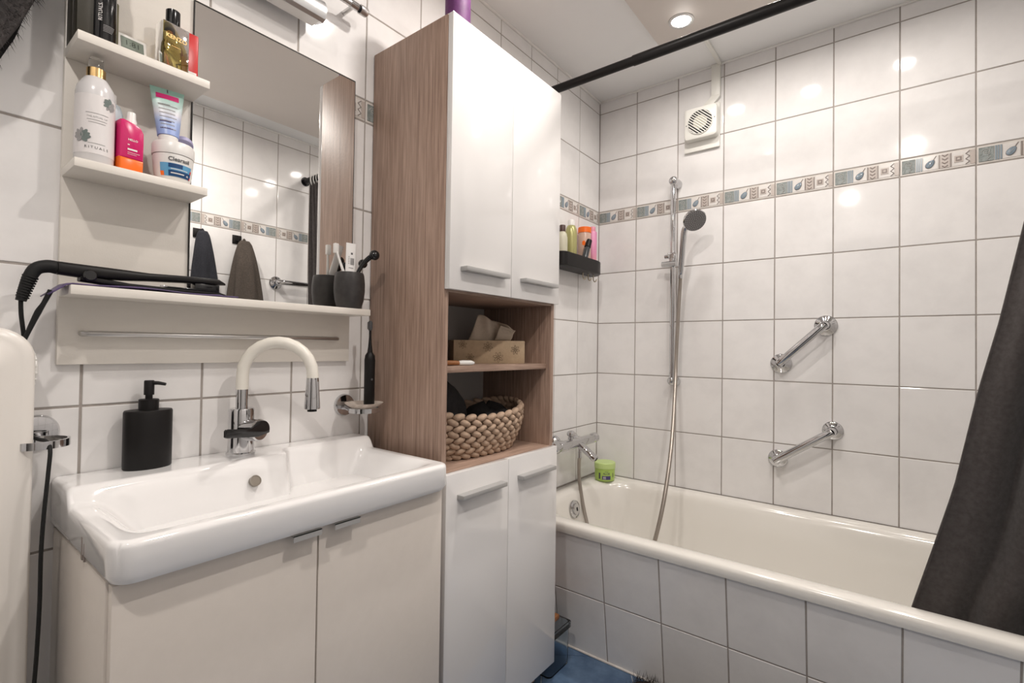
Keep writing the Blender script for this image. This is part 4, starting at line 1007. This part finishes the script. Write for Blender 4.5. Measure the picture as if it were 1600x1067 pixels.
def cad(i, z, n=10):
    p = []
    x1, y0, y1, r_ = .092 - i, -.475 + i, -.082 - i, .072
    p += [(.003 + i, y0, z)]
    for k in range(n + 1):
        t = -PI / 2 + PI / 2 * k / n; p.append((x1 - .03 + .03 * math.cos(t), y0 + .03 + .03 * math.sin(t), z))
    for k in range(n + 1):
        t = PI / 2 * k / n; p.append((x1 - r_ + r_ * math.cos(t), y1 - .11 + .11 * math.sin(t), z))
    p += [(.003 + i, y1, z)]
    return p
b = B(); b.m('black_satin').loft([cad(.004, .974), cad(0, .978), cad(0, 1.032), cad(.002, 1.034), cad(.004, 1.032), cad(.006, .982)], True, True, True); part('tray', b, cdy)
for k, y in enumerate((-.235, -.185, -.135)):
    b = B(); b.m('wire_cream').tube([(.045, y, .975), (.045, y, .955), (.050, y, .944), (.058, y, .944), (.062, y, .954)], .0028, 8, True, 3); part('hook', b, cdy)
ZK = .9822
def bottle(name, x, y, prof, m_, label, cat='bottle', cap=None, capm=None, z=ZK):
    t = thing(name, (x, y, z), label, cat)
    b = B(); b.m(m_).lathe(prof, (x, y, z), 28); part('body', b, t)
    if cap: b = B(); b.m(capm).lathe(cap, (x, y, z), 24); part('cap', b, t)
    return t
bottle('shampoo_bottle', .045, -.345, [(.025, 0), (.0265, .003), (.0265, .150), (.024, .170), (.018, .186), (.0165, .187)], 'olive_gold', 'olive gold bottle with a white cap in the shower caddy', 'bottle', [(.0165, .187), (.0165, .205), (.014, .212)], 'white_plastic')
bottle('body_wash_bottle', .045, -.418, [(.021, 0), (.0225, .003), (.0225, .118), (.018, .138), (.010, .148)], 'pale_bottle', 'pale bottle with a dark cap at the left end of the caddy', 'bottle', [(.013, .146), (.013, .172), (.012, .174)], 'brown_cap')
bt = bottle('scrub_jar', .046, -.226, [(.0285, 0), (.030, .003), (.030, .170), (.029, .176)], 'peach_jar', 'tall peach tube with an orange lid in the shower caddy', 'jar', [(.031, .176), (.031, .200), (.029, .202)], 'orange')
b = B(); b.m('orange'); fq = wrap(.046, -.226, ZK, .0304, -.9)
for k in range(5):
    a = k * 2 * PI / 5
    b._fin([b.bm.faces.new([b.bm.verts.new(fq(-.008 + .009 * (.45 * math.cos(a) + .5 * math.cos(t)), .125 + .012 * (.5 * math.sin(a) + .5 * math.sin(t))) + Vector((.0001 * k, -.0001 * k, 0))) for t in [2 * PI * i / 10 for i in range(10)]])])
part('orange_print', b, bt)
bottle('shower_gel_tube', .040, -.138, [(.019, 0), (.020, .003), (.021, .196), (.019, .200)], 'pink_print', 'tall pink tube beside the corner in the shower caddy', 'tube', [(.014, .200), (.014, .222), (.013, .224)], 'pink_tube')
t = thing('small_bottle', (.075, -.24, 1.0), 'small dark bottle with a black cap leaning over the caddy edge', 'bottle')
b = B(); b.m('dark_bottle').tube([(.078, -.290, 1.002), (.074, -.252, 1.078), (.0735, -.246, 1.088)], [.014, .014, .010], 18); part('body', b, t)
b = B(); b.m('black_satin').tube([(.0735, -.247, 1.086), (.0715, -.230, 1.120), (.0713, -.2285, 1.123)], [.0145, .0145, .011], 18); part('cap', b, t)
# green jar on the tub corner
gj = thing('hair_mask_jar', (.10, -.102, .001), 'lime green jar with lid on the tub corner', 'jar')
c = (.100, -.102, .0018); r = .047; tg_ = math.atan2(-2.13, 1.08)
b = B(); b.m('green_pack').lathe([(.042, 0), (.045, .003), (r, .020), (r, .058)], c, 36); part('jar_body', b, gj)
b = B(); b.m('green_lid').lathe([(.049, .058), (.0495, .061), (.0495, .082), (.047, .085), (.030, .086)], c, 36); part('lid', b, gj)
fg = wrap(c[0], c[1], c[2], r + .0005, tg_)
b = B(); b.m('violet_print'); patch(b, fg, -.012, .028, .010, .027, 8, 2); b.m('ink'); add_text(b, 'ALOE', .013, lambda u, v: fg(u + .008, v + .037), True); patch(b, fg, .000, .016, .0460, .0475, 4, 1); patch(b, fg, -.029, -.021, .012, .040, 4, 2); patch(b, fg, .040, .044, .02, .04, 2, 1)
b.m('print_white'); 
for k in range(3): patch(b, lambda u, v: fg(u, v) + Vector((.0003, -.0004, 0)), -.008, .006, .0135 + k * .004, .0150 + k * .004, 3, 1)
part('label_print', b, gj)

# ------------------------------------------------------------------ hooks and towels on the wall opposite (seen in the mirror)
def hook(y, z, label):
    t = thing('towel_hook', (W, y, z - .025), label, 'hook', 'square black towel hooks')
    b = B(); b.m('black_satin').box(W - .006, W - .0005, y - .024, y + .024, z - .024, z + .024, .002); part('plate', b, t)
    b = B(); b.m('black_satin').tube([(W - .006, y, z - .006), (W - .032, y, z - .010), (W - .040, y, z + .002), (W - .042, y, z + .012)], .005, 8, True, 3); part('peg', b, t)
hook(-1.215, 1.200, 'square black wall hook carrying the black towel'); hook(-1.022, 1.200, 'square black wall hook carrying the taupe towel')
def hung(name, yc, ztop, zbot, w0, w1, m_, label, seed, shift=0.):
    rnd = random.Random(seed); ph = [rnd.uniform(0, 6) for _ in range(4)]
    q = B(); q.m(m_); n, k = 40, 26; rings = []
    for j in range(k + 1):
        t = j / k; ww = w0 + (w1 - w0) * t ** .55; dd = .012 + .036 * math.sin(min(1, t * 3) * PI / 2)
        z = ztop + (zbot - ztop) * t
        ring = []
        for i in range(n):
            a = 2 * PI * i / n; fo = 1 + .16 * math.sin(6 * a + ph[0] + 1.2 * t) * min(1, t * 2)
            ring.append((W - .052 - .0 + dd * math.cos(a) * fo * .85, yc + shift * t + ww * math.sin(a) * fo, z + .012 * math.sin(3 * a + ph[1]) * t))
        rings.append(ring)
    q.loft(rings, True, True, True)
    t_ = thing(name, (W - .05, yc, zbot), label, 'towel'); part('terry_cloth', q, t_, sharp=90)
    l = B(); l.m(m_).tube([(W - .045, yc - .010, ztop - .01), (W - .041, yc, ztop + .012), (W - .045, yc + .010, ztop - .01)], .004, 8, True, 4); part('hanging_loop', l, t_)
    return t_
hung('hand_towel', -1.208, 1.205, .74, .020, .078, 'towel_black', 'black towel hanging on the wall hook seen at the left in the mirror', 2, .02)
hung('hand_towel', -1.000, 1.190, .74, .024, .096, 'towel_taupe', 'taupe towel hanging on the wall hook seen in the middle of the mirror', 9, .01)

# ------------------------------------------------------------------ fluffy dark towel at the upper left, and bath mat
ft_ = thing('fluffy_towel', (.09, -2.20, 1.03), 'dark grey fluffy cloth hanging at the upper left corner', 'cloth')
b = B(); b.m('fur')
def fl(u, v):
    y = -2.322 + .252 * u + .012 * (1 - v)
    zb = 1.055 + (.17 * (max(0, (u - .82)) / .18) ** .8 if u > .82 else .012 * math.sin(9 * u))
    z = 1.42 + (zb - 1.42) * v
    return y, z
rings = []
N1 = 26
for j in range(19):
    v = j / 18; ring = []
    for i in range(N1):
        a = 2 * PI * i / N1; u = .5 - .5 * math.cos(a)
        y, z = fl(u, v)
        ring.append((.055 + .034 * math.sin(a) * (1 + .15 * math.sin(5 * a + 7 * v)), y, z + .006 * math.sin(9 * a)))
    rings.append(ring)
b.loft(rings, True, True, True); me_towel = b.mesh('fluffy_cloth', 180)
rnd = random.Random(4)
pts = [(v.co.copy(), v.normal.copy()) for v in me_towel.vertices]; polys = [[me_towel.vertices[i].co.copy() for i in p.vertices] for p in me_towel.polygons if len(p.vertices) == 4]; pn = [p.normal.copy() for p in me_towel.polygons if len(p.vertices) == 4]
part('fluffy_cloth', me_towel, ft_)
def fur(polys, normals, count, L, r_, m_, parent, name, droop=.4, seed=1, flt=None):
    rd_ = random.Random(seed); vs_, fs = [], []
    for _ in range(count):
        k = rd_.randrange(len(polys)); q = polys[k]; a, c_ = rd_.random(), rd_.random()
        p = q[0].lerp(q[1], a).lerp(q[3].lerp(q[2], a), c_)
        if flt and not flt(p): continue
        n_ = normals[k]; d_ = (n_ + Vector((rd_.uniform(-.6, .6), rd_.uniform(-.6, .6), rd_.uniform(-.5, .2) - droop))).normalized()
        l_ = L * rd_.uniform(.5, 1.2); s_ = d_.cross(Vector((rd_.uniform(-1, 1), rd_.uniform(-1, 1), rd_.uniform(-1, 1)))).normalized() * r_
        m1 = p + d_ * l_ * .55; e_ = p + d_ * l_ + Vector((rd_.uniform(-.3, .3), rd_.uniform(-.3, .3), -droop * .6)) * l_ * .5
        i0 = len(vs_); vs_ += [p - s_, p + s_, m1 + s_ * .7, m1 - s_ * .7, e_]; fs += [(i0, i0 + 1, i0 + 2, i0 + 3), (i0 + 3, i0 + 2, i0 + 4)]
    me = bpy.data.meshes.new(name); me.from_pydata([tuple(v) for v in vs_], [], fs); me.materials.append(MATS[m_]); me.update()
    return part(name, me, parent, kind='stuff')
fur(polys, pn, 9000, .016, .0005, 'fur', ft_, 'cloth_pile', .5, 3)
mt = thing('bath_mat', (.85, -1.0, ZF), 'dark brown shaggy bath mat on the blue floor beside the tub', 'bath mat')
b = B(); b.m('fur_brown'); b.loft([[(x, y, ZF + .001 + z) for x, y in rrect(.70 - 2 * i, .52 - 2 * i, .05, 6, .865, -.930)] for i, z in ((0, 0), (0, .006), (.006, .012), (.03, .014))], True, True, True); part('mat_base', b, mt)
gp_ = []; gn_ = []
for i in range(35):
    for j in range(26):
        x, y = .52 + .69 * i / 35, -1.185 + .51 * j / 26
        gp_.append([Vector((x, y, ZF + .011)), Vector((x + .02, y, ZF + .011)), Vector((x + .02, y + .02, ZF + .011)), Vector((x, y + .02, ZF + .011))]); gn_.append(Vector((0, 0, 1)))
fur(gp_, gn_, 14000, .030, .0009, 'fur_brown', mt, 'mat_pile', -.1, 5)
